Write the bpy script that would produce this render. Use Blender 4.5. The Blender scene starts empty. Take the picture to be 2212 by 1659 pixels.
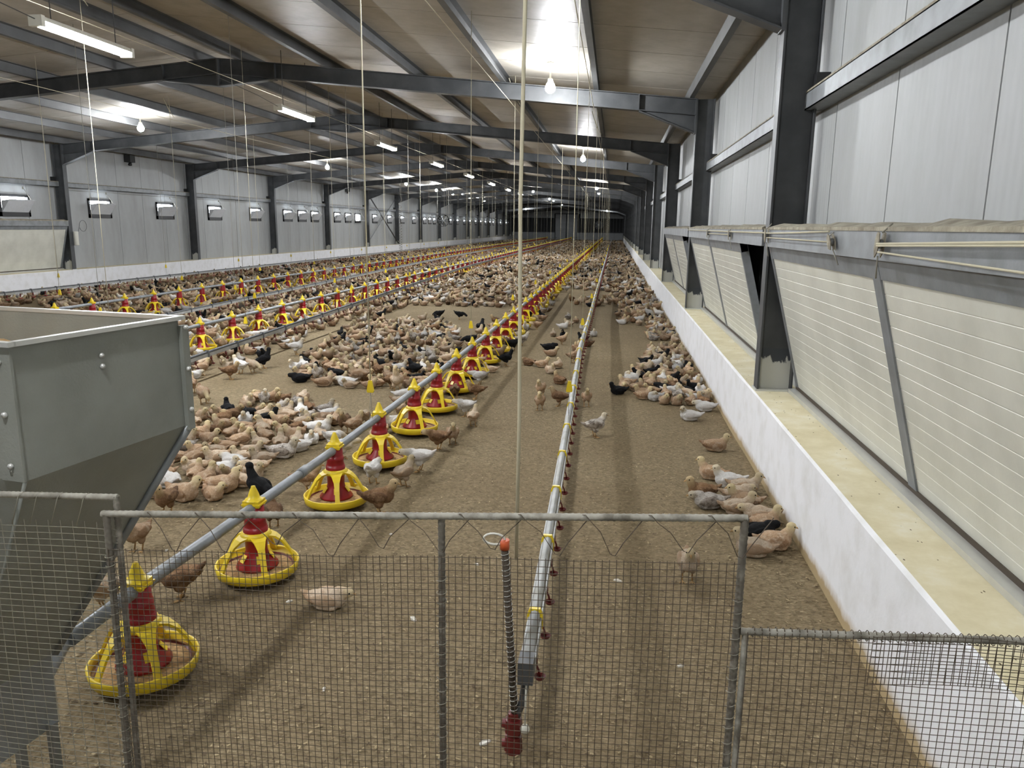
import bpy, math, random, mathutils
import numpy as np
from mathutils import Matrix, Vector
R = random.Random(7)
NR = np.random.RandomState(11)
scene = bpy.context.scene
COL = scene.collection

# ------------------------------------------------------------------ camera
FPX, CX, CY = 1661.0, 1106.0, 829.5          # focal length in px of a 2212 x 1659 frame
VPX, VPY, ROLL, EYE = 1328.0, 492.0, 0.0122, 1.52
_c, _s = math.cos(ROLL), math.sin(ROLL)
_u0 = (VPX-CX)*_c + (VPY-CY)*_s
_v0 = -(VPX-CX)*_s + (VPY-CY)*_c
PITCH = math.atan(-_v0/FPX)
YAW = math.atan(_u0*math.cos(PITCH)/FPX)
FWD = Vector((-math.sin(YAW)*math.cos(PITCH), math.cos(YAW)*math.cos(PITCH), -math.sin(PITCH)))
_r0 = Vector((math.cos(YAW), math.sin(YAW), 0)); _u = _r0.cross(FWD)
RIGHT = _r0*_c + _u*_s
UP = _u*_c - _r0*_s
cam_data = bpy.data.cameras.new('camera'); cam = bpy.data.objects.new('camera', cam_data)
COL.objects.link(cam)
m3 = Matrix((RIGHT, UP, -FWD)).transposed()
cam.matrix_world = Matrix.Translation((0, 0, EYE)) @ m3.to_4x4()
cam_data.sensor_fit = 'HORIZONTAL'; cam_data.sensor_width = 36.0
cam_data.lens = 36.0*FPX/2212.0; cam_data.clip_start = 0.02; cam_data.clip_end = 400
scene.camera = cam
def ground(u, v, z=0.0):
    d = FWD + RIGHT*((u-CX)/FPX) - UP*((v-CY)/FPX)
    t = (z-EYE)/d.z
    return (d.x*t, d.y*t)
def project(x, y, z):
    p = Vector((x, y, z-EYE)); w = p.dot(FWD)
    if w < 0.05: return (-9999, -9999, w)
    return (CX+FPX*p.dot(RIGHT)/w, CY-FPX*p.dot(UP)/w, w)

# ------------------------------------------------------------------ world, exposure
world = bpy.data.worlds.new('overcast_sky'); scene.world = world
world.use_nodes = True
bgn = world.node_tree.nodes['Background']
bgn.inputs[0].default_value = (0.86, 0.93, 1.0, 1); bgn.inputs[1].default_value = 16.0
scene.view_settings.view_transform = 'Standard'; scene.view_settings.look = 'None'
scene.view_settings.gamma = 1.0; scene.view_settings.use_curve_mapping = False
scene.view_settings.exposure = 1.1
scene.cycles.caustics_reflective = False; scene.cycles.caustics_refractive = False; scene.cycles.glossy_bounces = 2
TUBE_STRENGTH, BULB_STRENGTH = 160.0, 480.0

# ------------------------------------------------------------------ materials
def srgb(r, g, b):
    f = lambda c: (c/255/12.92) if c/255 <= 0.04045 else ((c/255+0.055)/1.055)**2.4
    return (f(r), f(g), f(b), 1)
class Mat:
    def __init__(s, name, rough=0.6, metal=0.0, spec=0.5):
        s.m = bpy.data.materials.new(name); s.m.use_nodes = True
        s.nt = s.m.node_tree; s.b = s.nt.nodes['Principled BSDF']
        s.b.inputs['Roughness'].default_value = rough
        s.b.inputs['Metallic'].default_value = metal
        s.b.inputs['Specular IOR Level'].default_value = spec
    def n(s, t, **kw):
        nd = s.nt.nodes.new(t)
        for k, v in kw.items(): setattr(nd, k, v)
        return nd
    def l(s, a, b): s.nt.links.new(a, b)
    def coord(s, which='Object', scale=None):
        tc = s.n('ShaderNodeTexCoord')
        if scale is None: return tc.outputs[which]
        mp = s.n('ShaderNodeMapping'); mp.inputs['Scale'].default_value = scale
        s.l(tc.outputs[which], mp.inputs[0]); return mp.outputs[0]
    def noise(s, co, scale, detail=4, rough=0.55, dist=0):
        nz = s.n('ShaderNodeTexNoise'); nz.inputs['Scale'].default_value = scale
        nz.inputs['Detail'].default_value = detail; nz.inputs['Roughness'].default_value = rough
        nz.inputs['Distortion'].default_value = dist
        s.l(co, nz.inputs['Vector']); return nz.outputs['Fac']
    def ramp(s, fac, stops):
        r = s.n('ShaderNodeValToRGB'); e = r.color_ramp.elements
        while len(e) < len(stops): e.new(0.5)
        for i, (p, c) in enumerate(stops): e[i].position = p; e[i].color = c
        s.l(fac, r.inputs[0]); return r.outputs[0]
    def mix(s, fac, a, b, blend='MIX'):
        mx = s.n('ShaderNodeMix', data_type='RGBA', blend_type=blend)
        for sock, v in ((mx.inputs[0], fac), (mx.inputs[6], a), (mx.inputs[7], b)):
            if hasattr(v, 'is_output'): s.l(v, sock)
            else: sock.default_value = v
        return mx.outputs[2]
    def math(s, op, a, b=0.0):
        m = s.n('ShaderNodeMath', operation=op)
        for i, v in enumerate((a, b)):
            if hasattr(v, 'is_output'): s.l(v, m.inputs[i])
            else: m.inputs[i].default_value = v
        return m.outputs[0]
    def color(s, c):
        if hasattr(c, 'is_output'): s.l(c, s.b.inputs['Base Color'])
        else: s.b.inputs['Base Color'].default_value = c
        return s
    def bump(s, h, strength=0.3, dist=0.01):
        b = s.n('ShaderNodeBump'); b.inputs['Strength'].default_value = strength
        b.inputs['Distance'].default_value = dist
        s.l(h, b.inputs['Height']); s.l(b.outputs[0], s.b.inputs['Normal']); return s
def dusty(name, base, dust, scale=6, lo=0.4, hi=0.7, rough=0.6, metal=0, bump=0.15, bscale=60, bdist=0.004):
    m = Mat(name, rough, metal); co = m.coord('Object')
    f = m.ramp(m.noise(co, scale, 6), [(lo, (0, 0, 0, 1)), (hi, (1, 1, 1, 1))])
    m.color(m.mix(f, base, dust)); m.bump(m.noise(co, bscale, 4), bump, bdist); return m.m

def mat_litter():
    m = Mat('wood_shaving_litter', 0.95, 0, 0.15); co = m.coord('Object')
    big = m.noise(co, 0.9, 5, 0.6)
    mid = m.noise(m.coord('Object', (1, .8, 1)), 34, 6, 0.7, 0.6)
    vor = m.n('ShaderNodeTexVoronoi'); vor.inputs['Scale'].default_value = 62
    m.l(m.coord('Object', (1.0, 1.7, 1)), vor.inputs['Vector'])
    chip = m.ramp(vor.outputs['Color'], [(0.0, srgb(94, 82, 61)), (0.45, srgb(138, 123, 97)), (0.8, srgb(162, 146, 116)), (1.0, srgb(196, 181, 150))])
    base = m.ramp(mid, [(0.3, srgb(90, 78, 57)), (0.6, srgb(143, 128, 101)), (0.8, srgb(170, 154, 125))])
    c = m.mix(0.45, base, chip)
    c = m.mix(m.ramp(big, [(0.35, (0, 0, 0, 1)), (0.7, (.55, .55, .55, 1))]), c, srgb(112, 95, 70))
    m.color(c)
    h = m.math('ADD', m.math('MULTIPLY', vor.outputs['Distance'], 0.8), mid)
    m.bump(h, 0.7, 0.010); return m.m
def mat_panel(name, c1, c2, axis, ribs, rough=0.32, strength=0.35):
    """coated sandwich panel with fine pressed ribs across `axis`"""
    m = Mat(name, rough, 0, 0.35); co = m.coord('Object')
    w = m.n('ShaderNodeTexWave', wave_type='BANDS', bands_direction=axis, wave_profile='SIN')
    w.inputs['Scale'].default_value = ribs; w.inputs['Distortion'].default_value = 0.15
    m.l(co, w.inputs['Vector'])
    f = m.noise(m.coord('Object', (1, 1, .35) if axis == 'Y' else (.35, 1, 1)), 3.0, 6, 0.65)
    m.color(m.mix(m.ramp(f, [(0.4, (0, 0, 0, 1)), (0.75, (1, 1, 1, 1))]), c1, c2))
    m.bump(w.outputs['Fac'], strength, 0.0025); return m.m
def mat_curb():
    m = Mat('whitewashed_curb', 0.75, 0, 0.3); co = m.coord('Object')
    sep = m.n('ShaderNodeSeparateXYZ'); m.l(co, sep.inputs[0])
    nz = m.noise(m.coord('Object', (1, 1, .5)), 12, 6, 0.7)
    hgt = m.math('SUBTRACT', sep.outputs['Z'], m.math('MULTIPLY', nz, 0.07))
    stain = m.ramp(hgt, [(0.0, (1, 1, 1, 1)), (0.012, (.6, .6, .6, 1)), (0.05, (0, 0, 0, 1))])
    wht = m.mix(m.ramp(m.noise(co, 7, 6), [(0.45, (0, 0, 0, 1)), (0.8, (1, 1, 1, 1))]), srgb(234, 234, 236), srgb(218, 217, 215))
    c = m.mix(stain, wht, srgb(172, 152, 116))
    m.color(c); m.bump(m.noise(co, 26, 5), 0.25, 0.006); return m.m
def mat_sill():
    m = Mat('stained_sill', 0.8, 0, 0.25); co = m.coord('Object')
    c = m.ramp(m.noise(co, 5, 7, 0.65), [(0.3, srgb(205, 194, 158)), (0.55, srgb(220, 211, 180)), (0.75, srgb(231, 227, 210))])
    v = m.n('ShaderNodeTexVoronoi'); v.inputs['Scale'].default_value = 19; m.l(m.coord('Object', (1.6, .8, 1)), v.inputs['Vector'])
    v.inputs['Randomness'].default_value = 1.0
    spots = m.ramp(v.outputs['Distance'], [(0.0, (1, 1, 1, 1)), (0.075, (1, 1, 1, 1)), (0.11, (0, 0, 0, 1))])
    m.color(m.mix(spots, c, srgb(96, 84, 60))); m.bump(m.noise(co, 30, 5), 0.25, 0.004); return m.m
def mat_steel_frame():
    m = Mat('dark_painted_steel', 0.5, 0.0, 0.45); co = m.coord('Object')
    base = m.mix(m.ramp(m.noise(co, 4, 6), [(0.4, (0, 0, 0, 1)), (0.75, (1, 1, 1, 1))]), srgb(60, 62, 64), srgb(80, 81, 82))
    m.color(base); m.bump(m.noise(co, 80, 3), 0.06, 0.002); return m.m
def mat_splash():
    m = Mat('column_foot_whitewash', 0.8, 0.0, 0.3); co = m.coord('Object')
    sep = m.n('ShaderNodeSeparateXYZ'); m.l(co, sep.inputs[0])
    nz = m.noise(m.coord('Object', (9, 9, 4)), 1.0, 5, 0.6)
    h = m.math('SUBTRACT', m.math('ADD', m.math('MULTIPLY', nz, 0.42), 0.47), sep.outputs['Z'])
    f = m.ramp(h, [(0.0, (0, 0, 0, 1)), (0.015, (1, 1, 1, 1))])
    m.color(m.mix(f, srgb(70, 73, 77), srgb(196, 196, 188))); return m.m
def plain(name, c, rough=0.5, metal=0, spec=0.5, bump=None):
    m = Mat(name, rough, metal, spec); co = m.coord('Object')
    c2 = tuple(x*0.8 for x in c[:3])+(1,)
    m.color(m.mix(m.noise(co, 14, 5), c, c2))
    if bump: m.bump(m.noise(co, bump, 4), 0.25, 0.004)
    return m.m
def emit(name, c, s):
    m = bpy.data.materials.new(name); m.use_nodes = True; nt = m.node_tree
    b = nt.nodes['Principled BSDF']; b.inputs['Base Color'].default_value = (.8, .8, .8, 1)
    b.inputs['Emission Color'].default_value = c; b.inputs['Emission Strength'].default_value = s
    return m
def mat_feather(name, body, wing, head, mott=0.0, mcol=(0, 0, 0, 1)):
    m = Mat(name, 0.85, 0, 0.2); co = m.coord('Object')
    at = m.n('ShaderNodeAttribute', attribute_name='tone'); sep = m.n('ShaderNodeSeparateColor'); m.l(at.outputs['Color'], sep.inputs[0])
    oi = m.n('ShaderNodeObjectInfo')
    off = m.n('ShaderNodeVectorMath', operation='ADD'); m.l(co, off.inputs[0])
    cb = m.n('ShaderNodeCombineXYZ'); 
    for i in range(3): m.l(m.math('MULTIPLY', oi.outputs['Random'], 13.0+7*i), cb.inputs[i])
    m.l(cb.outputs[0], off.inputs[1]); vec = off.outputs[0]
    n1 = m.noise(vec, 24, 5, 0.65)
    n2 = m.noise(vec, 130, 5, 0.7)
    f = m.math('MULTIPLY', sep.outputs[0], m.ramp(n1, [(0.35, (.5, .5, .5, 1)), (0.58, (1, 1, 1, 1))]))
    c = m.mix(f, body, wing)
    if mott: c = m.mix(m.ramp(n1, [(0.50, (0, 0, 0, 1)), (0.60, (mott, mott, mott, 1))]), c, mcol)
    c = m.mix(m.math('MULTIPLY', m.ramp(n2, [(0.38, (0, 0, 0, 1)), (0.66, (1, 1, 1, 1))]), 0.55), c, wing)
    c = m.mix(sep.outputs[1], c, head)
    c = m.mix(m.ramp(sep.outputs[2], [(0.2, (0, 0, 0, 1)), (0.3, (1, 1, 1, 1))]), c, srgb(196, 160, 112))
    c = m.mix(m.ramp(sep.outputs[2], [(0.7, (0, 0, 0, 1)), (0.8, (1, 1, 1, 1))]), c, (0.005, 0.004, 0.003, 1))
    hs = m.n('ShaderNodeHueSaturation'); m.l(c, hs.inputs['Color'])
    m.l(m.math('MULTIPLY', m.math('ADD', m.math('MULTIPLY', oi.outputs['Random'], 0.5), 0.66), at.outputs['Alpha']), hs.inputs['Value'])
    m.color(hs.outputs[0]); m.bump(m.math('ADD', n2, m.math('MULTIPLY', n1, 1.2)), 0.8, 0.008); return m.m

M = {}
M['litter'] = mat_litter()
M['roof'] = mat_panel('roof_panel_coating', srgb(172, 166, 156), srgb(150, 143, 131), 'Y', 7.5, 0.5, 0.34)
M['wall'] = mat_panel('wall_panel_coating', srgb(162, 164, 164), srgb(147, 148, 145), 'Y', 6.0, 0.55, 0.22)
M['gable'] = mat_panel('gable_panel_coating', srgb(186, 190, 192), srgb(168, 171, 170), 'X', 5.0, 0.45, 0.2)
M['joint'] = plain('dark_joint', srgb(52, 52, 50), 0.8)
M['curb'] = mat_curb(); M['sill'] = mat_sill(); M['steel'] = mat_steel_frame(); M['splash'] = mat_splash()
M['galv'] = dusty('galvanised_steel', srgb(142, 146, 148), srgb(120, 121, 118), 9, .35, .75, 0.42, 0.25, 0.08, 90)
M['purlin'] = dusty('purlin_steel', srgb(92, 93, 94), srgb(74, 74, 73), 3, .35, .75, 0.55, 0.0, 0.05, 80)
M['hopper'] = dusty('dusty_galvanised_hopper', srgb(142, 144, 137), srgb(124, 125, 118), 5, .35, .75, 0.55, 0.15, 0.35, 170, 0.002)
M['window'] = dusty('window_flap_panel', srgb(212, 211, 200), srgb(190, 189, 178), 4, .35, .8, 0.38, 0, 0.06, 70)
M['dust'] = dusty('dust_covered_ledge', srgb(164, 158, 140), srgb(120, 112, 98), 14, .35, .7, 0.95, 0, 0.6, 45, .01)
M['greyframe'] = dusty('grey_window_frame', srgb(128, 131, 134), srgb(104, 106, 106), 8, .4, .75, 0.5, .1, 0.1, 80)
M['rubber'] = plain('dirty_rubber_seal', srgb(78, 68, 56), 0.9, bump=60)
M['rebar'] = dusty('dusty_rebar', srgb(160, 156, 145), srgb(104, 99, 88), 30, .42, .68, 0.75, 0.0, 0.3, 160, .002)
M['rustrebar'] = dusty('brown_rebar', srgb(104, 98, 88), srgb(146, 140, 128), 40, .5, .75, 0.75, 0.1, 0.3, 160, .002)
M['wire'] = plain('galvanised_wire', srgb(150, 146, 132), 0.5, 0.3)
M['darkwire'] = plain('rusty_wire', srgb(92, 80, 66), 0.7, 0.2)
M['yellow'] = plain('yellow_plastic', srgb(238, 208, 42), 0.38)
M['red'] = plain('red_plastic', srgb(150, 22, 30), 0.36)
M['darkred'] = plain('dark_red_plastic', srgb(104, 30, 27), 0.45)
M['feed'] = dusty('feed_mash', srgb(184, 152, 106), srgb(150, 118, 76), 60, .4, .6, 0.95, 0, 0.8, 120, .004)
M['pipe'] = dusty('grey_pipe', srgb(138, 143, 148), srgb(112, 114, 114), 12, .4, .75, 0.4, 0.15, 0.05, 90)
M['drinkpipe'] = dusty('drinker_rail', srgb(168, 170, 170), srgb(140, 138, 126), 10, .4, .75, 0.45, 0.1, 0.05, 90)
M['darkpipe'] = plain('dark_support_tube', srgb(80, 82, 84), 0.5)
M['cord'] = plain('pale_cord', srgb(198, 190, 164), 0.85, bump=300)
M['greycord'] = plain('grey_cord', srgb(150, 146, 134), 0.85)
M['black'] = plain('black_plastic', srgb(30, 30, 31), 0.5)
M['whiteplastic'] = plain('white_plastic', srgb(222, 220, 208), 0.5)
M['orange'] = plain('orange_plastic', srgb(206, 92, 48), 0.5)
M['chrome'] = plain('bright_bolt', srgb(205, 205, 200), 0.35, 0.4)
M['flap'] = plain('inlet_flap_plastic', srgb(214, 216, 220), 0.4)
M['meshdark'] = plain('dark_screen', srgb(58, 60, 60), 0.8)
M['slat'] = plain('screen_slat', srgb(92, 95, 96), 0.6)
M['tube'] = emit('tube_light', (0.93, 0.96, 1.0, 1), TUBE_STRENGTH)
M['bulb'] = emit('bulb_light', (0.94, 0.97, 1.0, 1), BULB_STRENGTH)
M['chip1'] = plain('pale_shaving', srgb(178, 160, 124), 0.9)
M['chip2'] = plain('tan_shaving', srgb(142, 124, 93), 0.9)
M['chip3'] = plain('brown_shaving', srgb(98, 82, 60), 0.9)
M['feather_white'] = plain('white_feather', srgb(228, 224, 214), 0.9)
BREED = {
 'buff': mat_feather('buff_feathers', srgb(194, 166, 136), srgb(142, 108, 78), srgb(212, 194, 152), .55, srgb(220, 202, 178)),
 'cream': mat_feather('cream_feathers', srgb(216, 200, 178), srgb(172, 142, 112), srgb(210, 192, 156), .6, srgb(184, 156, 126)),
 'white': mat_feather('white_feathers', srgb(230, 228, 224), srgb(206, 200, 194), srgb(216, 202, 174), .3, srgb(212, 204, 194)),
 'brown': mat_feather('brown_feathers', srgb(140, 108, 78), srgb(86, 62, 44), srgb(190, 168, 130), .6, srgb(172, 140, 106)),
 'black': mat_feather('black_feathers', srgb(28, 28, 30), srgb(16, 16, 18), srgb(26, 26, 27)),
 'mottled': mat_feather('mottled_feathers', srgb(212, 206, 198), srgb(136, 122, 108), srgb(200, 188, 164), 0.9, srgb(104, 96, 88)),
}

# ------------------------------------------------------------------ mesh helpers
class MB:
    def __init__(s): s.v = []; s.f = []; s.mi = []; s.cur = 0; s.sm = False; s.smooth = []
    def add(s, vs, fs):
        o = len(s.v); s.v += [tuple(p) for p in vs]
        for f in fs: s.f.append(tuple(i+o for i in f)); s.mi.append(s.cur); s.smooth.append(s.sm)
        return s
    def box(s, x0, x1, y0, y1, z0, z1):
        v = [(x, y, z) for x in (x0, x1) for y in (y0, y1) for z in (z0, z1)]
        return s.add(v, [(0, 1, 3, 2), (4, 6, 7, 5), (0, 4, 5, 1), (2, 3, 7, 6), (0, 2, 6, 4), (1, 5, 7, 3)])
    def prism(s, pts, axis, a, b):
        """polygon pts (2-D) extruded along axis from a to b"""
        def P(p, t):
            return {'x': (t, p[0], p[1]), 'y': (p[0], t, p[1]), 'z': (p[0], p[1], t)}[axis]
        n = len(pts); v = [P(p, a) for p in pts]+[P(p, b) for p in pts]
        f = [tuple(range(n)), tuple(range(2*n-1, n-1, -1))]+[(i, i+n, (i+1) % n+n, (i+1) % n) for i in range(n)]
        return s.add(v, f)
    def tube(s, path, r, seg=8, cap=True, sm=True):
        path = [Vector(p) for p in path]; n = len(path); rr = r if isinstance(r, (list, tuple)) else [r]*n
        vs = []; up = Vector((0, 0, 1)); prev = None
        for i, p in enumerate(path):
            t = (path[min(i+1, n-1)]-path[max(i-1, 0)]).normalized()
            if prev is None:
                a = t.cross(up) if abs(t.z) < 0.95 else t.cross(Vector((1, 0, 0)))
            else: a = prev - t*prev.dot(t)
            a.normalize(); b = t.cross(a); prev = a
            for k in range(seg):
                an = 2*math.pi*k/seg; vs.append(p+(a*math.cos(an)+b*math.sin(an))*rr[i])
        fs = [(i*seg+k, i*seg+(k+1) % seg, (i+1)*seg+(k+1) % seg, (i+1)*seg+k) for i in range(n-1) for k in range(seg)]
        old = s.sm; s.sm = sm; s.add(vs, fs); s.sm = old
        if cap:
            o = len(s.v)-n*seg
            for ring, rev in ((0, True), (n-1, False)):
                idx = [o+ring*seg+k for k in range(seg)]
                s.f.append(tuple(reversed(idx) if rev else idx)); s.mi.append(s.cur); s.smooth.append(False)
        return s
    def lathe(s, prof, seg=24, c=(0, 0, 0), sm=True, closed=False):
        vs = []; n = len(prof)
        for (r, z) in prof:
            for k in range(seg):
                a = 2*math.pi*k/seg; vs.append((c[0]+r*math.cos(a), c[1]+r*math.sin(a), c[2]+z))
        fs = [(i*seg+k, i*seg+(k+1) % seg, (i+1)*seg+(k+1) % seg, (i+1)*seg+k) for i in range(n-1) for k in range(seg)]
        if closed: fs += [((n-1)*seg+k, (n-1)*seg+(k+1) % seg, (k+1) % seg, k) for k in range(seg)]
        old = s.sm; s.sm = sm; s.add(vs, fs); s.sm = old; return s
    def ball(s, c, r, seg=10, rings=6):
        prof = [(max(1e-4, r*math.sin(math.pi*i/rings)), -r*math.cos(math.pi*i/rings)) for i in range(rings+1)]
        return s.lathe(prof, seg, c)
    def strip(s, rowsA, rowsB, th):
        """sheet between two polylines, given thickness along its normal"""
        return s
    def mesh(s, name, mats):
        me = bpy.data.meshes.new(name); me.from_pydata(s.v, [], s.f)
        for m in (mats if isinstance(mats, (list, tuple)) else [mats]): me.materials.append(m)
        me.polygons.foreach_set('material_index', s.mi); me.polygons.foreach_set('use_smooth', s.smooth)
        me.update(); return me
    def build(s, name, mats, parent=None, loc=None):
        return put(name, s.mesh(name, mats), parent, loc)
def put(name, me, parent=None, loc=None, rz=None):
    o = bpy.data.objects.new(name, me); COL.objects.link(o)
    if parent is not None: o.parent = parent
    if loc is not None: o.location = loc
    if rz is not None: o.rotation_euler = (0, 0, rz)
    return o
def tag(o, label=None, cat=None, group=None, kind=None):
    if label: o['label'] = label
    if cat: o['category'] = cat
    if group: o['group'] = group
    if kind: o['kind'] = kind
    return o
def thing(name, label, cat, loc=(0, 0, 0), group=None, rz=0):
    o = put(name, None, None, loc, rz); return tag(o, label, cat, group)
def struct(o): o['kind'] = 'structure'; return o
def empty(name, loc=(0, 0, 0)): return put(name, None, None, loc)

# ------------------------------------------------------------------ dimensions of the shed (metres)
XR, XL = 1.25, -12.05            # inner faces of the long walls
FR, FL = 0.97, -11.77            # inner flanges of the columns
XM = (XR+XL)/2                   # ridge
YB, YE = -1.2, 92.0              # end walls
CURB = 0.475
S_FRAME = 5.26
FRAMES = [5.2+S_FRAME*k for k in range(-1, 17)]
SLOPE = 0.09
def zraf(x): return 3.12+SLOPE*((1.0-x) if x > XM else (x-(2*XM-1.0)))      # top of rafters
def zroof(x): return zraf(x)+0.135                                        # underside of roof panels

# ------------------------------------------------------------------ floor
b = MB()
xs = np.linspace(XL-0.2, XR+0.2, 30); ys = np.concatenate([np.arange(YB, 20, 0.5), np.arange(20, YE+2.1, 2)])
vs = [(x, y, 0) for y in ys for x in xs]; W_ = len(xs)
b.add(vs, [(j*W_+i, j*W_+i+1, (j+1)*W_+i+1, (j+1)*W_+i) for j in range(len(ys)-1) for i in range(W_-1)])
floor = struct(b.build('floor', M['litter']))

# ------------------------------------------------------------------ roof panels
ceiling = struct(empty('ceiling'))
def roof_panel_mesh(side):
    x0, x1 = (XM, XR+0.05) if side > 0 else (XL-0.05, XM)
    za, zb = zroof(x0), zroof(x1); h = 0.06; w = 0.5-0.006
    v = []
    for y in (-w, w):
        v += [(x0, y, za), (x1, y, zb), (x1, y, zb+h), (x0, y, za+h)]
    bb = MB(); bb.add(v, [(0, 1, 2, 3), (7, 6, 5, 4), (0, 4, 5, 1), (3, 2, 6, 7), (1, 5, 6, 2), (0, 3, 7, 4)])
    return bb.mesh('roof_panel', M['roof'])
for side in (1, -1):
    me = roof_panel_mesh(side)
    y = YB+0.5-0.12
    while y < YE+0.5:
        put('roof_panel', me, ceiling, (0, y, 0)); y += 1.0
# backing strip above the joints (outer roof skin)
for side in (1, -1):
    x0, x1 = (XM, XR+0.1) if side > 0 else (XL-0.1, XM)
    bb = MB(); v = []
    for y in (YB-.2, YE+.7): v += [(x0, y, zroof(x0)+.058), (x1, y, zroof(x1)+.058), (x1, y, zroof(x1)+.09), (x0, y, zroof(x0)+.09)]
    bb.add(v, [(0, 1, 2, 3), (7, 6, 5, 4), (0, 4, 5, 1), (3, 2, 6, 7), (1, 5, 6, 2), (0, 3, 7, 4)])
    bb.build('outer_skin', M['joint'], ceiling)
# ridge flashing
bb = MB(); bb.box(XM-.12, XM+.12, YB, YE, zroof(XM)-.02, zroof(XM)+.02); bb.build('ridge_flashing', M['roof'], ceiling)

# ------------------------------------------------------------------ long walls
INLET_Y = [14.5, 17.15, 19.85, 22.5, 25.2, 27.85, 29.2, 30.5, 33.1, 34.5, 35.85, 38.5, 41.1, 43.7, 46.3, 49.0, 50.4, 51.7,
           54.4, 57.0, 59.6, 62.3, 64.9, 67.5, 70.2, 72.8, 75.5, 77.6, 80.4, 82.6, 87.0]
IZ0, IZ1, IHW = 1.60, 2.04, 0.41
def wall_panel_mesh(side, hole=None, z0=CURB, w=0.4945):
    """panel, local y centred, outward thickness; hole = centre offset of the inlet opening"""
    x0 = XR if side > 0 else XL; x1 = x0+0.06*side
    z1 = zroof(XR)+0.02; bb = MB()
    xa, xb = min(x0, x1), max(x0, x1)
    if hole is None: bb.box(xa, xb, -w, w, z0, z1)
    else:
        bb.box(xa, xb, -w, w, z0, IZ0+.03); bb.box(xa, xb, -w, w, IZ1-.03, z1)
        p_ = -w
        for h_ in sorted(hole):
            h0, h1 = max(-w, h_-IHW+.03), min(w, h_+IHW-.03)
            if h0 > p_+.002: bb.box(xa, xb, p_, h0, IZ0+.03, IZ1-.03)
            p_ = h1
        if p_ < w-.002: bb.box(xa, xb, p_, w, IZ0+.03, IZ1-.03)
    return bb.mesh('wall_panel', M['wall'])
wall_right = struct(empty('wall_right')); wall_left = struct(empty('wall_left'))
for side, par in ((1, wall_right), (-1, wall_left)):
    me = wall_panel_mesh(side)
    y = YB+0.5+.08
    while y < YE+.5:
        holes = [iy-y for iy in INLET_Y if abs(iy-y) < 0.5+IHW-.03] if side < 0 else []
        put('wall_panel', wall_panel_mesh(side, holes) if holes else me, par, (0, y, 0)); y += 1.0
# outer cladding rail closes the joints from outside (right wall and left wall between inlets)
for side, par in ((1, wall_right), (-1, wall_left)):
    x = (XR if side > 0 else XL)+side*.05
    bb = MB()
    yy = YB+.08
    while yy < YE+1:
        if side > 0 or all(abs(yy-iy) > IHW-.02 for iy in INLET_Y):
            bb.box(min(x, x+side*.03), max(x, x+side*.03), yy-.02, yy+.02, .3, 3.5)
        else:
            bb.box(min(x, x+side*.03), max(x, x+side*.03), yy-.02, yy+.02, .3, IZ0+.03)
            bb.box(min(x, x+side*.03), max(x, x+side*.03), yy-.02, yy+.02, IZ1-.03, 3.5)
        yy += 1.0
    bb.build('joint_strip', M['joint'], par)
# low white curbs with stained sloping tops
for nm, side in (('baseboard_right', 1), ('baseboard_left', -1)):
    xin, xout = (0.945, XR+.1) if side > 0 else (XL-.1, XL+.305)
    bb = MB()
    n = 190; ys_ = np.linspace(YB, YE, n)
    bb2 = MB()
    xf = xin if side > 0 else xout; xo = xout if side > 0 else xin
    face = []; top = []
    for i, y in enumerate(ys_):
        wob = (math.sin(y*1.7)+math.sin(y*3.9+1))*.003
        face += [(xf+wob*side, y, -.02), (xf+wob*side, y, CURB-.012), (xf+.012*side, y, CURB)]
    fs = []
    for i in range(n-1):
        for k in range(2): fs.append((i*3+k, i*3+k+1, (i+1)*3+k+1, (i+1)*3+k))
    bb.add(face, fs)
    bb.add([(xf+.02*side, YB, -.02), (xo, YB, -.02), (xo, YB, CURB-.03), (xf+.02*side, YB, CURB-.03)], [(0, 1, 2, 3)])
    root = struct(bb.build(nm, M['curb']))
    bb2.add([(xf+.011*side, YB, CURB), (xf+.011*side, YE, CURB), (xo, YE, CURB+.006), (xo, YB, CURB+.006),
             (xf+.011*side, YB, CURB-.04), (xf+.011*side, YE, CURB-.04), (xo, YE, CURB-.04), (xo, YB, CURB-.04)],
            [(0, 1, 2, 3), (7, 6, 5, 4), (0, 4, 5, 1), (2, 6, 7, 3)])
    bb2.build('sill_top', M['sill'], root)

# ------------------------------------------------------------------ end walls
wf = struct(empty('wall_far'))
def gpanel(x0, x1, z0, z1, y=YE, m='gable', name='wall_panel', par=None, th=.06):
    bb = MB(); bb.box(x0+.006, x1-.006, y, y+th, z0, z1); return bb.build(name, M[m], par or wf)
DX0, DX1 = -6.98, -4.34
x = XL
while x < XR-.01:
    x1 = min(x+1.0, XR)
    for a, c in ((x, min(x1, DX0)), (max(x, DX1), x1)):
        if c-a > .05:
            gpanel(a, c, 0, .95); 
    gpanel(x, x1, 3.06 if x1 > DX0 and x < DX1 else 2.56, zroof((x+x1)/2)+.06)
    x = x1
for a, c in ((XL, DX0), (DX1, XR)):
    bb = MB(); bb.box(a, c, YE+.03, YE+.05, .93, 2.58); bb.build('dark_screen', M['meshdark'], wf)
    bb = MB(); bb.box(a, c, YE-.05, YE+.02, .90, 1.0); bb.build('screen_sill', M['steel'], wf)
    k = a+.18
    while k < c-.1:
        bb = MB(); bb.box(k, k+.07, YE, YE+.03, 1.0, 2.56); bb.build('screen_slat', M['slat'], wf); k += .36
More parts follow.
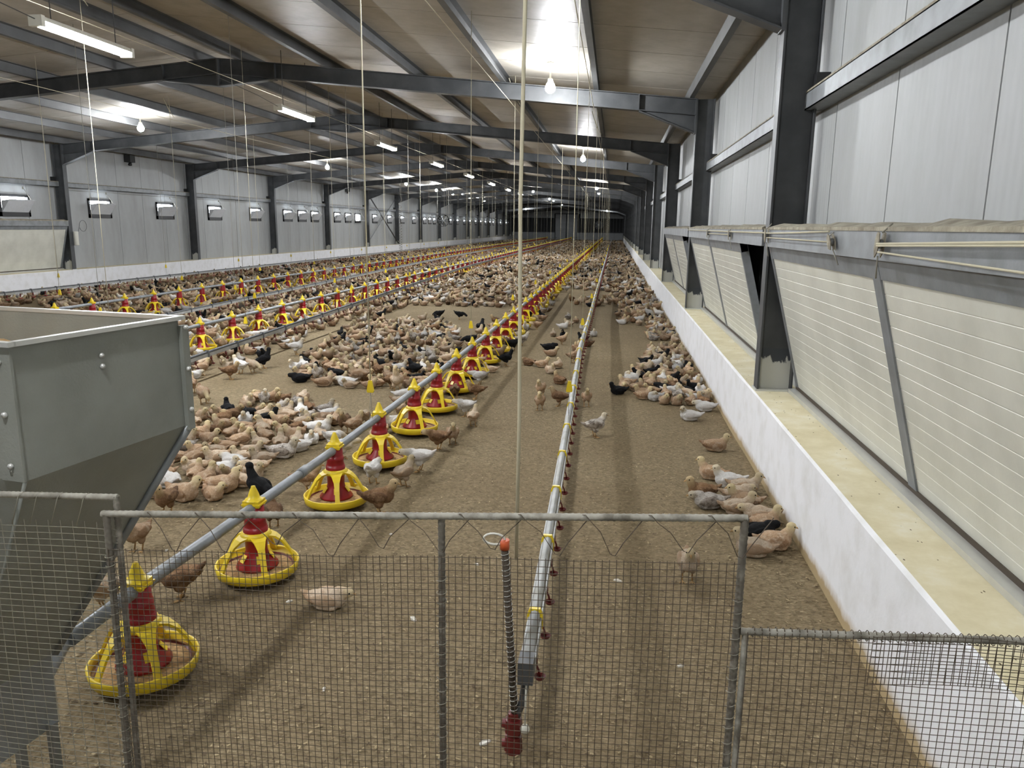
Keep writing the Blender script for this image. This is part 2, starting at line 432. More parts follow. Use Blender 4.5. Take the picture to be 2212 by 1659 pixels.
for nm, x0, x1 in (('door_1', DX0, (DX0+DX1)/2), ('door_2', (DX0+DX1)/2, DX1)):
    d = struct(empty(nm))
    bb = MB(); bb.box(x0+.05, x1-.03, YE-.03, YE+.03, 0.02, 3.0); bb.build('leaf', M['gable'], d)
    bb = MB(); bb.box(x0+.02, x0+.09, YE-.05, YE+.03, 0.0, 3.05); bb.box(x0, x1, YE-.05, YE+.03, 3.0, 3.1); bb.build('door_frame', M['steel'], d)
bb = MB(); bb.box(XL-.1, XR+.1, YE+.085, YE+.11, -.05, 4.2); bb.build('gap_backing', M['meshdark'], wf)  # added backing sheet, keeps sky light from showing through the wall gaps
wb = struct(empty('wall_behind'))
n_ = 14; W1 = (XR-XL)/n_
for i in range(n_):
    x0, x1 = XL+i*W1, XL+(i+1)*W1
    gpanel(x0-.006, x1+.006, 0, zroof(x0)+.1, YB-.06, 'wall', 'wall_panel', wb)

# ------------------------------------------------------------------ steel portal frames
def frame_meshes():
    ms = {}
    def col(side):
        bb = MB(); fi = FR if side > 0 else FL; fo = fi+.225*side
        zt = zraf(FR)
        bb.box(min(fi, fi+.012*side), max(fi, fi+.012*side), -.06, .06, CURB, zt)      # inner flange
        bb.box(min(fo, fo-.012*side), max(fo, fo-.012*side), -.06, .06, CURB, zt)
        bb.box(min(fi+.012*side, fo-.012*side), max(fi+.012*side, fo-.012*side), -.005, .005, CURB+.28, zt)
        return bb.mesh('column', M['steel'])
    def colfoot(side):
        bb = MB(); fi = FR if side > 0 else FL; fo = fi+.225*side
        bb.box(min(fi+.012*side, fo-.012*side), max(fi+.012*side, fo-.012*side), -.005, .005, CURB, CURB+.28)
        bb.box(min(fi-.01*side, fo), max(fi-.01*side, fo), -.07, .07, CURB, CURB+.012)
        return bb.mesh('column_foot', M['splash'])
    def rafter(side):
        bb = MB(); D = 0.20
        xa = FR+.0 if side > 0 else FL; xb = XM
        t = lambda x: zraf(x)
        for (o0, o1, w) in ((0, .010, .065), (D-.010, D, .065), (.010, D-.010, .004)):
            v = []
            for y in (-w, w): v += [(xa, y, t(xa)-o0), (xb, y, t(xb)-o0), (xb, y, t(xb)-o1), (xa, y, t(xa)-o1)]
            bb.add(v, [(0, 1, 2, 3), (7, 6, 5, 4), (0, 4, 5, 1), (3, 2, 6, 7), (1, 5, 6, 2), (0, 3, 7, 4)])
        return bb.mesh('rafter', M['steel'])
    def knee(side):
        bb = MB(); xa = FR if side > 0 else FL; xb = xa-.72*side
        za, zb = 2.70, zraf(xb)-.2; zt = zraf(xa)-.2
        bb.prism([(xa, za+.008), (xb, zb), (xa, zt)], 'y', -.004, .004)
        v = []
        for y in (-.06, .06): v += [(xa, y, za+.012), (xb, y, zb), (xb, y, zb-.012), (xa, y, za)]
        bb.add(v, [(0, 1, 2, 3), (7, 6, 5, 4), (0, 4, 5, 1), (3, 2, 6, 7), (1, 5, 6, 2), (0, 3, 7, 4)])
        bb.box(min(xb, xb-.014*side), max(xb, xb-.014*side), -.062, .062, zb, zraf(xb)-.01)      # stiffener
        bb.box(min(xa+.002, xa-.018*side), max(xa+.002, xa-.018*side), -.062, .062, za, zraf(xa)-.01)
        return bb.mesh('knee_haunch', M['steel'])
    def ridge():
        bb = MB(); w = .8
        zc = zraf(XM)-.36; ze = zraf(XM+w)-.2
        bb.prism([(XM-w, ze), (XM, zc+.01), (XM+w, ze), (XM, zraf(XM)-.19)], 'y', -.004, .004)
        for sgn in (-1, 1):
            v = []
            for y in (-.06, .06): v += [(XM, y, zc+.012), (XM+w*sgn, y, ze+.004), (XM+w*sgn, y, ze-.01), (XM, y, zc)]
            bb.add(v, [(0, 1, 2, 3), (7, 6, 5, 4), (0, 4, 5, 1), (3, 2, 6, 7), (1, 5, 6, 2), (0, 3, 7, 4)])
            bb.box(XM+w*sgn-.007, XM+w*sgn+.007, -.055, .055, ze, zraf(XM+w)-.01)
        bb.box(XM-.012, XM+.012, -.062, .062, zc, zraf(XM)-.005)
        return bb.mesh('ridge_haunch', M['steel'])
    def bracket(side):
        fo = (FR if side > 0 else FL)+.2*side; xw = XR if side > 0 else XL
        bb = MB(); bb.box(min(fo, xw), max(fo, xw), -.11, -.03, 2.33, 2.45); return bb.mesh('bracket', M['black'])
    return dict(col=[col(1), col(-1)], foot=[colfoot(1), colfoot(-1)], raf=[rafter(1), rafter(-1)],
                knee=[knee(1), knee(-1)], ridge=ridge(), br=[bracket(1), bracket(-1)])
ORD_ = ['first', 'second', 'third', 'fourth', 'fifth', 'sixth', 'seventh', 'eighth', 'ninth', 'tenth', 'eleventh', 'twelfth', 'thirteenth', 'fourteenth', 'fifteenth', 'sixteenth', 'seventeenth', 'eighteenth']
FM = frame_meshes()
for i, y in enumerate(FRAMES):
    if y > YE: continue
    t = thing('portal_frame', ('dark grey steel portal frame spanning the shed, %s counted from the gate' % ORD_[i-1] if i else 'dark grey steel portal frame standing level with the gate'), 'steel frame', (0, y, 0), 'steel portal frames of the shed')
    for k in (0, 1):
        put('column', FM['col'][k], t); put('column_foot', FM['foot'][k], t); put('rafter', FM['raf'][k], t)
        put('knee_haunch', FM['knee'][k], t); put('bracket', FM['br'][k], t)
    put('ridge_haunch', FM['ridge'], t)
# purlins (C sections along the shed)
PX = [0.9-1.2*k for k in range(6)]
for pi_, x in enumerate(PX+[2*XM-p for p in PX]):
    z = zraf(x); sg = 1 if x > XM else -1; h = .135
    bb = MB(); bb.prism([(x-.03, z), (x+.03, z), (x+.03, z+.015), (x+.027, z+.015), (x+.027, z+.003), (x-.027, z+.003), (x-.027, z+h-.003),
                         (x+.03, z+h-.003), (x+.03, z+h+.001), (x-.03, z+h+.001)], 'y', YB, YE)
    o = bb.build('purlin', M['purlin'])
    tag(o, 'long grey steel purlin under the roof, %s from the eave of the %s' % (ORD_[pi_ % 6], 'wall without inlets' if pi_ < 6 else 'air inlet wall'), 'purlin', 'steel purlins under the roof')
# wall girts, one per bay
for side in (1, -1):
    xw = XR if side > 0 else XL
    for y in FRAMES:
        if y > YE-1: continue
        a, c = y+.008, min(y+S_FRAME-.008, YE)
        x0, x1 = sorted((xw-.115*side, xw-.002*side)); bb = MB()
        z0 = 2.245
        bb.box(x0, x1, a, c, z0, z0+.006); bb.box(x0, x1, a, c, z0+.094, z0+.1)
        xx = xw-.115*side; bb.box(min(xx, xx+.006*side), max(xx, xx+.006*side), a, c, z0, z0+.1)
        d = MB(); d.box(x0+.002, x1-.002, a, c, z0+.099, z0+.112)
        w = 'right' if side > 0 else 'left'
        grp = 'girts of the wall without inlets' if side > 0 else 'girts of the air inlet wall'
        lab = 'grey steel girt of the %s, in the %s bay from the gate' % ('wall without inlets' if side > 0 else 'air inlet wall', ORD_[int(round((y-FRAMES[0])/S_FRAME))])
        t = thing('wall_girt', lab, 'girt', (0, 0, 0), grp)
        bb.build('channel', M['greyframe'], t); d.build('dust_layer', M['dust'], t)

# ------------------------------------------------------------------ window flap bays
def flap_profile():
    """ribbed section in (s, t): s down the flap 0..L, t outward thickness"""
    L = 0.93; pts = []; n = 15
    for i in range(n):
        s0 = L*i/n; s1 = L*(i+1)/n
        pts += [(s0, 0.0), (s1-.005, 0.0), (s1-.0035, .0012), (s1-.001, .0012)]
    pts.append((L, 0)); return L, pts
WN = 0
def window_bay(side, ya, yb, panels, num):
    """ya<yb columns; panels list of (y0,y1)"""
    xt, zt = (0.985, 1.405); xbm, zbm = (1.225, 0.505)
    mx = (lambda x: x) if side > 0 else (lambda x: 2*XM-x)
    w = struct(empty('window_%d' % num))
    # header beam with its dusty ledge
    bb = MB(); x0, x1 = sorted((mx(.955), mx(1.0))); bb.box(x0, x1, ya+.07, yb-.07, 1.415, 1.52); bb.build('header_beam', M['greyframe'], w)
    bb = MB(); x0, x1 = sorted((mx(.95), mx(XR))); bb.box(x0, x1, ya+.07, yb-.07, 1.52, 1.535); bb.build('ledge', M['dust'], w)
    # irregular ridge of dust along the ledge
    bb = MB(); n = 40; v = []
    for i in range(n+1):
        y = ya+.12+(yb-ya-.24)*i/n; h = .008+.012*(0.5+.5*math.sin(i*1.3+num)+R.random()*.6)
        v += [(mx(.955), y, 1.534), (mx(1.02), y, 1.534+h), (mx(1.16), y, 1.534+h*.8), (mx(1.245), y, 1.536)]
    bb.sm = True; bb.add(v, [(i*4+k, i*4+k+1, i*4+k+5, i*4+k+4) if side > 0 else (i*4+k+4, i*4+k+5, i*4+k+1, i*4+k) for i in range(n) for k in range(3)])
    bb.build('dust_drift', M['dust'], w)
    # bottom channel on the sill
    bb = MB(); x0, x1 = sorted((mx(1.165), mx(1.215))); bb.box(x0, x1, panels[0][0], panels[-1][1], CURB+.004, CURB+.028); bb.build('bottom_channel', M['chrome'], w)
    bb = MB(); x0, x1 = sorted((mx(1.213), mx(1.243))); bb.box(x0, x1, panels[0][0], panels[-1][1], CURB+.004, CURB+.045); bb.build('rubber_seal', M['rubber'], w)
    L, prof = flap_profile()
    dx, dz = (xbm-xt)/L, (zbm-zt)/L; ln = math.hypot(dx, dz); dx, dz = dx/ln, dz/ln
    nx, nz = -dz*-1, dx        # outward normal (towards +x, up)
    nx, nz = -dz, dx
    for (y0, y1) in panels:
        pts = [(xt+dx*s+nx*t, zt+dz*s+nz*t) for s, t in prof]
        pts += [(xt+dx*L+nx*.045, zt+dz*L+nz*.045), (xt+nx*.045, zt+nz*.045)]
        pts = [(mx(px), pz) for px, pz in pts]
        if side < 0: pts.reverse()
        bb = MB(); bb.prism(pts, 'y', y0+.03, y1-.03)
        bb.build('flap_panel', M['window'], w)
        # frame: top rail + two stiles
        def bar(s0, s1, t0, t1, a, c, nm):
            q = [(mx(xt+dx*s+nx*t), zt+dz*s+nz*t) for s, t in ((s0, t0), (s1, t0), (s1, t1), (s0, t1))]
            if side < 0: q.reverse()
            b2 = MB(); b2.prism(q, 'y', a, c); b2.build(nm, M['greyframe'], w)
        bar(-.012, .065, -.006, .048, y0, y1, 'top_rail')
        bar(-.012, L+.01, -.008, .05, y0, y0+.042, 'stile'); bar(-.012, L+.01, -.008, .05, y1-.042, y1, 'stile')
    return w
wi = 1
for side in (1, -1):
    for k in range(3):
        ya = FRAMES[k]; yb = FRAMES[k+1]
        if side < 0 and k < 1: pass
        window_bay(side, ya, yb, [(max(yb-4.15, YB+.2), yb-2.1), (yb-2.1, yb-.075)], wi); wi += 1

# ------------------------------------------------------------------ air inlets on the left wall
def inlet(y, open_full=False, first=False):
    lab = 'black framed air inlet with its pale flap swung wide open and daylight behind' if open_full else \
          ('black framed air inlet with flap ajar above the window flaps' if first else 'black framed air inlet with tilted flap, '+(ORD_[INLET_Y.index(y)-1] if INLET_Y.index(y) < 18 else 'far')+' beyond the window flaps')
    t = thing('air_inlet', lab, 'air inlet', (XL, y, 0), None if (open_full or first) else 'air inlets along the left wall')
    bb = MB(); fw = .085
    for a in ((-IHW, IHW, IZ0, IZ0+fw), (-IHW, IHW, IZ1-fw*.6, IZ1), (-IHW, -IHW+fw*.6, IZ0, IZ1), (IHW-fw*.6, IHW, IZ0, IZ1)):
        bb.box(-.03, .028, a[0], a[1], a[2], a[3])
    bb.build('frame', M['black'], t)
    th = math.radians(86 if open_full else 36); L = .31
    z0 = IZ0+.075; bb = MB(); x0 = .02
    w = IHW-.06; c, s = math.cos(th), math.sin(th)
    q = [(x0, z0), (x0+L*s, z0+L*c), (x0+L*s-.012*c, z0+L*c+.012*s), (x0-.012*c, z0+.012*s)]
    bb.prism(q, 'y', -w, w); f = bb.build('flap', M['flap'], t)
    for sg in (-1, 1):     # side cheeks of the flap
        bb = MB(); bb.prism([(x0, z0), (x0+L*s, z0+L*c), (x0+.01, z0+L*c*.92)], 'y', sg*w-.004, sg*w+.004); bb.build('cheek', M['flap'], f)
    bb = MB(); bb.tube([(x0+L*s, w*.7, z0+L*c), (.02, w*.8, IZ1+.13)], .004, 5); bb.box(.0, .02, w*.8-.012, w*.8+.012, IZ1+.11, IZ1+.16); bb.build('pull_cord', M['greycord'], t)
for y in INLET_Y: inlet(y, abs(y-35.85) < .01, abs(y-14.5) < .01)
bb = MB(); bb.tube([(XL+.03, 15.9, 2.19), (XL+.03, 50, 2.19), (XL+.03, 91, 2.19)], .004, 5)
tag(bb.build('inlet_cable', M['greycord']), 'thin grey cable running along the wall above the air inlets', 'cable')
bb = MB(); bb.tube([(XL+.03, YB, 1.05), (XL+.03, 14, 1.05)], .004, 5)

# ------------------------------------------------------------------ lamps
LX = -4.42
def tube_lamp(y, n):
    lab = 'bright tube lamp on hanging rods, %s from the gate end under the ridge' % n
    t = thing('tube_lamp', lab, 'lamp', (LX, y, 3.0))
    bb = MB()
    prof = [(.055, .012), (.045, .045), (.02, .055), (-.02, .055), (-.045, .045), (-.055, .012)]
    bb.prism(prof, 'y', -.56, .56); bb.build('housing', M['whiteplastic'], t)
    bb = MB(); n_ = 10; pr = [(.05*math.cos(math.pi*(1+i/n_)), .012+.045*math.sin(math.pi*(1+i/n_))) for i in range(n_+1)]
    bb.prism(pr, 'y', -.53, .53); bb.build('diffuser', M['tube'], t)
    for sg in (-1, 1):
        bb = MB(); bb.box(-.056, .056, sg*.56-.02, sg*.56+.02, -.03, .05); bb.build('end_cap', M['whiteplastic'], t)
        zc = zroof(LX)-3.0
        bb = MB(); bb.tube([(0, sg*.4, .05), (0, sg*.4, zc)], .004, 6); bb.build('hanging_rod', M['darkpipe'], t)
    bb = MB(); bb.tube([(0, -.57, .02), (.02, -1.2, .06), (.0, -2.1, .10)], .004, 5); bb.build('supply_cable', M['darkpipe'], t)
ORD = ['first', 'second', 'third', 'fourth', 'fifth', 'sixth', 'seventh', 'eighth', 'ninth', 'tenth', 'eleventh', 'twelfth', 'thirteenth', 'fourteenth', 'fifteenth']
for i in range(9): tube_lamp(2.0+4.32*i, ORD[i])
BULBS = [(-.82, y) for y in (0.35, 4.95, 9.6, 19.3, 33.5, 38.4, 78)]+[(-8.85, y) for y in (3.5, 14.0, 23.6, 32.8, 38.5, 42.5, 47.5, 53, 78)]+[(-4.7, y) for y in (45, 56.3, 60, 69.8)]  # last bulb in each side row is added to brighten the far wall
for i, (x, y) in enumerate(BULBS):
    zt = zroof(x)
    side = 'near the white curb' if x > -2 else ('near the air inlets' if x < -7 else 'under the ridge at the far end')
    t = thing('bulb_lamp', 'round glowing bulb in a ceiling socket '+side, 'lamp', (x, y, zt), 'bulbs '+side)
    bb = MB(); bb.lathe([(.001, 0), (.05, 0), (.05, -.02), (.012, -.03), (.012, -.17), (.03, -.18), (.03, -.22), (.001, -.22)], 12); bb.build('socket', M['whiteplastic'], t)
    bb = MB(); bb.lathe([(.025, -.215), (.045, -.24), (.06, -.28), (.055, -.315), (.03, -.34), (.001, -.348)], 14); bb.build('globe', M['bulb'], t)

# ------------------------------------------------------------------ pan feeders and their pipes
FEED_X = [-1.36, -4.85, -7.6]
PZ = 0.325
def fxat(li, y): return FEED_X[li]-(.17*math.exp(-max(0, y-2.2)/3.2) if li == 0 else 0)
def feeder_meshes():
    ms = []
    bb = MB()   # red base dish + yellow rim
    bb.lathe([(.001, .012), (.10, .012), (.135, .022), (.150, .040), (.150, .034), (.13, .008), (.10, .0), (.001, .0)], 28)
    ms.append(('dish', bb.mesh('dish', M['darkred'])))
    bb = MB(); bb.lathe([(.152, .018), (.170, .024), (.176, .062), (.172, .066), (.167, .062), (.163, .028), (.148, .024)], 32, closed=True)
    ms.append(('pan_rim', bb.mesh('pan_rim', M['yellow'])))
    bb = MB(); bb.lathe([(.001, .050), (.07, .046), (.11, .040), (.145, .034), (.164, .036)], 24)
    ms.append(('feed', bb.mesh('feed', M['feed'])))
    bb = MB()   # grill: collar and five arched arms
    bb.lathe([(.047, .206), (.056, .204), (.066, .190), (.064, .178), (.05, .182)], 28, closed=True)
    for k in range(5):
        a = math.radians(-90+36+72*k); ca, sa = math.cos(a), math.sin(a)
        path = [(.058, .192, .034), (.085, .182, .024), (.112, .158, .015), (.138, .118, .012), (.157, .080, .012), (.168, .055, .014)]
        v = []; 
        for (r, z, hw) in path:
            nx_, nz_ = .5, .86
            for dr, dw in ((0, -hw), (0, hw), (-.007, hw), (-.007, -hw)):
                rr = r+dr; v.append((rr*ca-dw*sa, rr*sa+dw*ca, z+(dr*.9)))
        n = len(path)
        f = [(i*4+q, i*4+(q+1) % 4, (i+1)*4+(q+1) % 4, (i+1)*4+q) for i in range(n-1) for q in range(4)]
        bb.add(v, f)
        # arch fillets next to the collar
        a2 = a+math.radians(36)
    ms.append(('grill', bb.mesh('grill', M['yellow'])))
    bb = MB(); bb.lathe([(.001, .322), (.040, .322), (.042, .285), (.0435, .273), (.046, .271), (.046, .252), (.0445, .25), (.048, .232), (.0485, .225), (.051, .224), (.053, .196), (.047, .194),
                         (.046, .12), (.05, .10), (.088, .055), (.09, .046), (.001, .046)], 24)
    for k in range(8):
        a = 2*math.pi*k/8; 
    ms.append(('drop_tube', bb.mesh('drop_tube', M['red'])))
    bb = MB()
    for k in range(1):
        a = math.radians(18+72*k); c, s = math.cos(a), math.sin(a)
        v = []
        for (w, z) in ((-.014, .105), (.014, .105), (.014, .078), (-.014, .078)):
            rr = .0515 if z > .1 else .0705
            v.append((rr*c-w*s, rr*s+w*c, z))
        v2 = [(x*1.06, y*1.06, z) for x, y, z in v]
        bb.add(v+v2, [(0, 1, 2, 3), (4, 5, 6, 7), (0, 1, 5, 4), (1, 2, 6, 5), (2, 3, 7, 6), (3, 0, 4, 7)])
    ms.append(('adjusting_tab', bb.mesh('adjusting_tab', M['yellow'])))
    bb = MB(); bb.box(-.036, .036, -.034, .034, .318, .346); bb.box(-.041, .041, -.038, .038, .326, .333)
    bb.lathe([(.040, .345), (.036, .350), (.027, .354), (.022, .372), (.014, .392), (.010, .400), (.009, .406), (.001, .408)], 10)
    ms.append(('saddle_cap', bb.mesh('saddle_cap', M['yellow'])))
    return ms
FMS = feeder_meshes()
def feeder_lod(seg=10):
    bb = MB()
    bb.cur = 0; bb.lathe([(.14, .0), (.17, .024), (.176, .062), (.165, .06), (.15, .03), (.001, .04)], seg)
    for k in range(5):
        a = math.radians(-54+72*k); ca, sa = math.cos(a), math.sin(a)
        v = []
        for (r, z, hw) in ((.05, .20, .03), (.112, .165, .015), (.168, .055, .014)):
            for dr, dw in ((0, -hw), (0, hw), (-.009, 0)): v.append(((r+dr)*ca-dw*sa, (r+dr)*sa+dw*ca, z+dr))
        bb.add(v, [(i*3+q, i*3+(q+1) % 3, i*3+3+(q+1) % 3, i*3+3+q) for i in range(2) for q in range(3)])
    bb.box(-.037, .037, -.037, .037, .316, .346); bb.lathe([(.034, .346), (.012, .396), (.001, .41)], 6)
    bb.cur = 1; bb.lathe([(.042, .32), (.047, .25), (.053, .196), (.046, .12), (.088, .055), (.09, .045)], seg)
    bb.cur = 2; bb.lathe([(.001, .048), (.16, .036)], seg)
    return bb.mesh('pan_feeder', [M['yellow'], M['red'], M['feed']])
LOD = feeder_lod()
LOD2 = feeder_lod(7)
LINE_WORDS = ['on the pipe leading to the grey hopper', 'on the middle feed pipe', 'on the feed pipe nearest the air inlets']
nf = 0; far_feeders = []
for li, fx in enumerate(FEED_X):
    y = 2.175 if li == 0 else (7.0 if li == 1 else 7.35)
    k = 0
    while y < 88:
        u, v, w = project(fx, y, .2)
        if li and u < -40: y += .775; continue
        yq = [2.19, 2.97, 3.86, 4.60, 5.40, 6.09, 6.86][k] if li == 0 and k < 7 else y
        far_feeders.append((w, li, k, fxat(li, yq), yq)); k += 1; y = yq+.775
far_feeders.sort()
FEED_ROT = {}
rest = MB()
for idx, (w, li, k, fx, y) in enumerate(far_feeders):
    if idx < 300:
        word = LINE_WORDS[li]
        if li == 0 and k < 15: lab, grp = 'red and yellow pan feeder, %s from the hopper end of its pipe' % ORD[k], 'pan feeders '+word
        else: lab, grp = 'red and yellow pan feeder '+('farther along the pipe leading to the grey hopper' if li == 0 else word), 'pan feeders '+word
        if w < 13:
            t = thing('pan_feeder', lab, 'feeder', (fx+R.uniform(-.005, .005), y, 0.012), grp, R.uniform(-.3, .3) if k else -.12)
            for nm, me in FMS:
                if nm == 'adjusting_tab':
                    for q in range(5): put(nm, me, t, None, math.radians(72*q))
                else: put(nm, me, t)
            t.rotation_euler[2] = R.uniform(-.25, .25); FEED_ROT[(li, k)] = t.rotation_euler[2]
            for o in t.children:
                if o.name.startswith('saddle_cap'): o.rotation_euler[2] = -t.rotation_euler[2]
        else:
            tag(put('pan_feeder', LOD if w < 30 else LOD2, None, (fx, y, .012), R.uniform(-.4, .4)), lab, 'feeder', grp)
    else:
        me = LOD2; o_ = len(rest.v)
        for p in me.vertices: rest.v.append((p.co.x+fx, p.co.y+y, p.co.z+.012))
        for p in me.polygons: rest.f.append(tuple(i+o_ for i in p.vertices)); rest.mi.append(p.material_index); rest.smooth.append(False)
if rest.v:
    tag(rest.build('distant_feeders', [M['yellow'], M['red'], M['feed']]), 'row of tiny red and yellow pan feeders at the far end', 'feeder', kind='stuff')
FP_LAB = ['grey auger pipe running from the grey hopper along the nearest feeders', 'grey auger pipe carrying the middle row of pan feeders', 'grey auger pipe carrying the row of feeders nearest the air inlets']
for li, fx in enumerate(FEED_X):
    y0 = 1.86 if li == 0 else 3.0
    t = thing('feed_pipe', FP_LAB[li], 'pipe', (fx, y0, PZ))
    bb = MB(); n = 60
    yl = list(np.arange(y0, 10, .4))+list(np.arange(10, 88.7, 2.0))
    bb.tube([(fxat(li, q)-fx, q-y0, .002*math.sin(i*2.3)) for i, q in enumerate(yl)], .0225, 12); bb.build('tube', M['pipe'], t)
    yy = 1.55 if li == 0 else 5.5
    for q in range(12):
        qx = fxat(li, yy+q*3.1+y0)-fx; bb = MB(); bb.tube([(qx, yy+q*3.1, 0), (qx, yy+q*3.1+.09, 0)], .0255, 12); bb.build('coupling', M['pipe'], t)
    bb = MB(); bb.box(-.09, .09, 88.6-y0-.02, 88.6-y0+.35, -.08, .12); bb.build('motor_housing', M['yellow'], t)

# ------------------------------------------------------------------ feed hopper
hx0, hx1, hy0, hy1 = -2.0, -1.0574, 1.3274, 1.7729
hz0, hz1 = 1.035, 1.30
t = thing('feed_hopper', 'grey galvanised feed hopper with bolted corners and tapered underside', 'hopper', (-1.5, 1.5, 0), None, math.radians(-9.04))
def loc(p): return (p[0]+1.5, p[1]-1.5, p[2])
def quadslab(bb, pts, th, inward):
    iv = Vector(inward)*th
    v = [loc(p) for p in pts]+[loc(tuple(Vector(p)+iv)) for p in pts]
    bb.add(v, [(0, 1, 2, 3), (7, 6, 5, 4), (0, 4, 5, 1), (1, 5, 6, 2), (2, 6, 7, 3), (3, 7, 4, 0)])
walls = [([(hx1, hy0, hz0), (hx1, hy1, hz0), (hx1, hy1, hz1), (hx1, hy0, hz1)], (-1, 0, 0), 'side_panel'),
         ([(hx0, hy1, hz0), (hx0, hy0, hz0), (hx0, hy0, hz1), (hx0, hy1, hz1)], (1, 0, 0), 'side_panel'),
         ([(hx0, hy0, hz0), (hx1, hy0, hz0), (hx1, hy0, hz1), (hx0, hy0, hz1)], (0, 1, 0), 'end_panel'),
         ([(hx1, hy1, hz0), (hx0, hy1, hz0), (hx0, hy1, hz1), (hx1, hy1, hz1)], (0, -1, 0), 'end_panel')]
for pts, inn, nm in walls:
    bb = MB(); quadslab(bb, pts, .003, inn); bb.build(nm, M['hopper'], t)
bx0, bx1, by0, by1, bz = -1.60, -1.46, 1.46, 1.68, .40
low = [((hx1, hy0), (hx1, hy1), (bx1, by1), (bx1, by0), (-.7, 0, .7)), ((hx0, hy1), (hx0, hy0), (bx0, by0), (bx0, by1), (.7, 0, .7)),
       ((hx0, hy0), (hx1, hy0), (bx1, by0), (bx0, by0), (0, .7, .7)), ((hx1, hy1), (hx0, hy1), (bx0, by1), (bx1, by1), (0, -.7, .7))]
for a, b_, c, d, inn in low:
    bb = MB(); quadslab(bb, [(a[0], a[1], hz0), (b_[0], b_[1], hz0), (c[0], c[1], bz), (d[0], d[1], bz)], .003, inn); bb.build('taper_panel', M['hopper'], t)
# rim lip, corner flanges, seams, bolts
bb = MB()
for a in ((hx0-.012, hx1+.012, hy0-.012, hy0+.004), (hx0-.012, hx1+.012, hy1-.004, hy1+.012), (hx1-.004, hx1+.012, hy0, hy1), (hx0-.012, hx0+.004, hy0, hy1)):
    p0 = loc((a[0], a[2], hz1-.006)); p1 = loc((a[1], a[3], hz1+.003)); bb.box(p0[0], p1[0], p0[1], p1[1], p0[2], p1[2])
bb.build('rim', M['chrome'], t)
for (x, y, dx) in ((hx1, hy0, -1), (hx1, hy1, 1)):
    bb = MB(); p = loc((x, y, 0))
    if dx < 0: bb.box(p[0]-.05, p[0]+.004, p[1]-.005, p[1], hz0, hz1-.006)
    else: bb.box(p[0]-.002, p[0]+.012, p[1]-.002, p[1]+.02, hz0-.01, hz1-.02)
    bb.build('corner_flange', M['hopper'], t)
# taper seam flange along the far right edge
bb = MB()
e0, e1 = Vector((hx1, hy1, hz0)), Vector((bx1, by1, bz))
bb.tube([loc(e0+Vector((.004, .008, 0))), loc(e1+Vector((.004, .008, 0)))], .011, 4); bb.build('seam_flange', M['galv'], t)
bb = MB(); e0, e1 = Vector((hx1, hy0, hz0)), Vector((bx1, by0, bz)); bb.tube([loc(e0), loc(e1)], .004, 4); bb.build('seam_flange', M['hopper'], t)
bolt = MB(); bolt.lathe([(.001, .007), (.004, .006), (.006, .003), (.006, 0)], 8); bm_ = bolt.mesh('bolt', M['chrome'])
for (y, z) in ((1.535, 1.245), (1.535, 1.222)):
    o = put('bolt', bm_, t, loc((hx1+.001, y, z))); o.rotation_euler = (0, math.pi/2, 0)
for z in (1.265, 1.165, 1.065):
    o = put('bolt', bm_, t, loc((hx1-.022, hy0-.006, z))); o.rotation_euler = (math.pi/2, 0, 0)
    o = put('bolt', bm_, t, loc((hx1+.012, hy1+.009, z+.01))); o.rotation_euler = (0, math.pi/2, 0)
bb = MB(); p0 = loc((hx0+.004, hy0+.004, 0)); p1 = loc((hx1-.004, hy1-.004, 0))
n = 14; v = []
for j in range(n+1):
    for i in range(n+1):
        fx_, fy_ = i/n, j/n
        v.append((p0[0]+(p1[0]-p0[0])*fx_, p0[1]+(p1[1]-p0[1])*fy_, hz1-.045-.03*fy_-.05*fx_**2+.006*math.sin(i*2.2+j)))
bb.sm = True; bb.add(v, [(j*(n+1)+i, j*(n+1)+i+1, (j+1)*(n+1)+i+1, (j+1)*(n+1)+i) for j in range(n) for i in range(n)]); bb.build('feed_fill', M['feed'], t)
# boot and outlet elbow down to the pipe
bb = MB(); a = loc((bx0, by0, 0)); c = loc((bx1, by1, 0)); bb.box(a[0], c[0], a[1], c[1], .20, bz+.01); bb.build('boot', M['galv'], t)
bb = MB(); bb.tube([(-.03, .08, .28), (-.055, .20, .292), (-.098, .31, .318), (-.118, .38, .325)], [.044, .042, .036, .026], 14); bb.build('outlet', M['pipe'], t)
for x, y in ((-1.57, 1.45), (-1.45, 1.45), (-1.57, 1.65), (-1.45, 1.65)):
    bb = MB(); p = loc((x, y, 0)); bb.box(p[0]-.01, p[0]+.01, p[1]-.01, p[1]+.01, 0, .22); bb.build('stand_leg', M['galv'], t)

# ------------------------------------------------------------------ drinker lines
def nipple_mesh():
    bb = MB(); bb.cur = 0; bb.lathe([(.001, 0), (.007, 0), (.007, -.018), (.011, -.022), (.011, -.04), (.004, -.045), (.002, -.06), (.001, -.06)], 8)
    bb.tube([(0.0, 0, -.03), (.014, 0, -.06), (.018, 0, -.085)], .004, 5)
    bb.cur = 1; bb.lathe([(.004, -.090), (.014, -.090), (.020, -.080), (.018, -.079), (.013, -.086), (.004, -.086)], 10, (.018, 0, 0), closed=True)
    return bb.mesh('nipple', [M['darkred'], M['darkred']])
NIP = nipple_mesh()
def xdrift(li, y):
    if li == 0: return -.205-.11*min(1, max(0, (y-2)/6.0))
    return DRX[li]
DRX = [-.3, -4.0, -6.3, -10.15]
def dz(li, y):
    if li == 0: return .25+.008*math.sin(y*.9)
    if li == 1: return .215+.20*min(1, max(0, (y-6.5)/14.0))
    if li == 2: return .20+.15*min(1, max(0, (y-9)/20.0))
    return .30
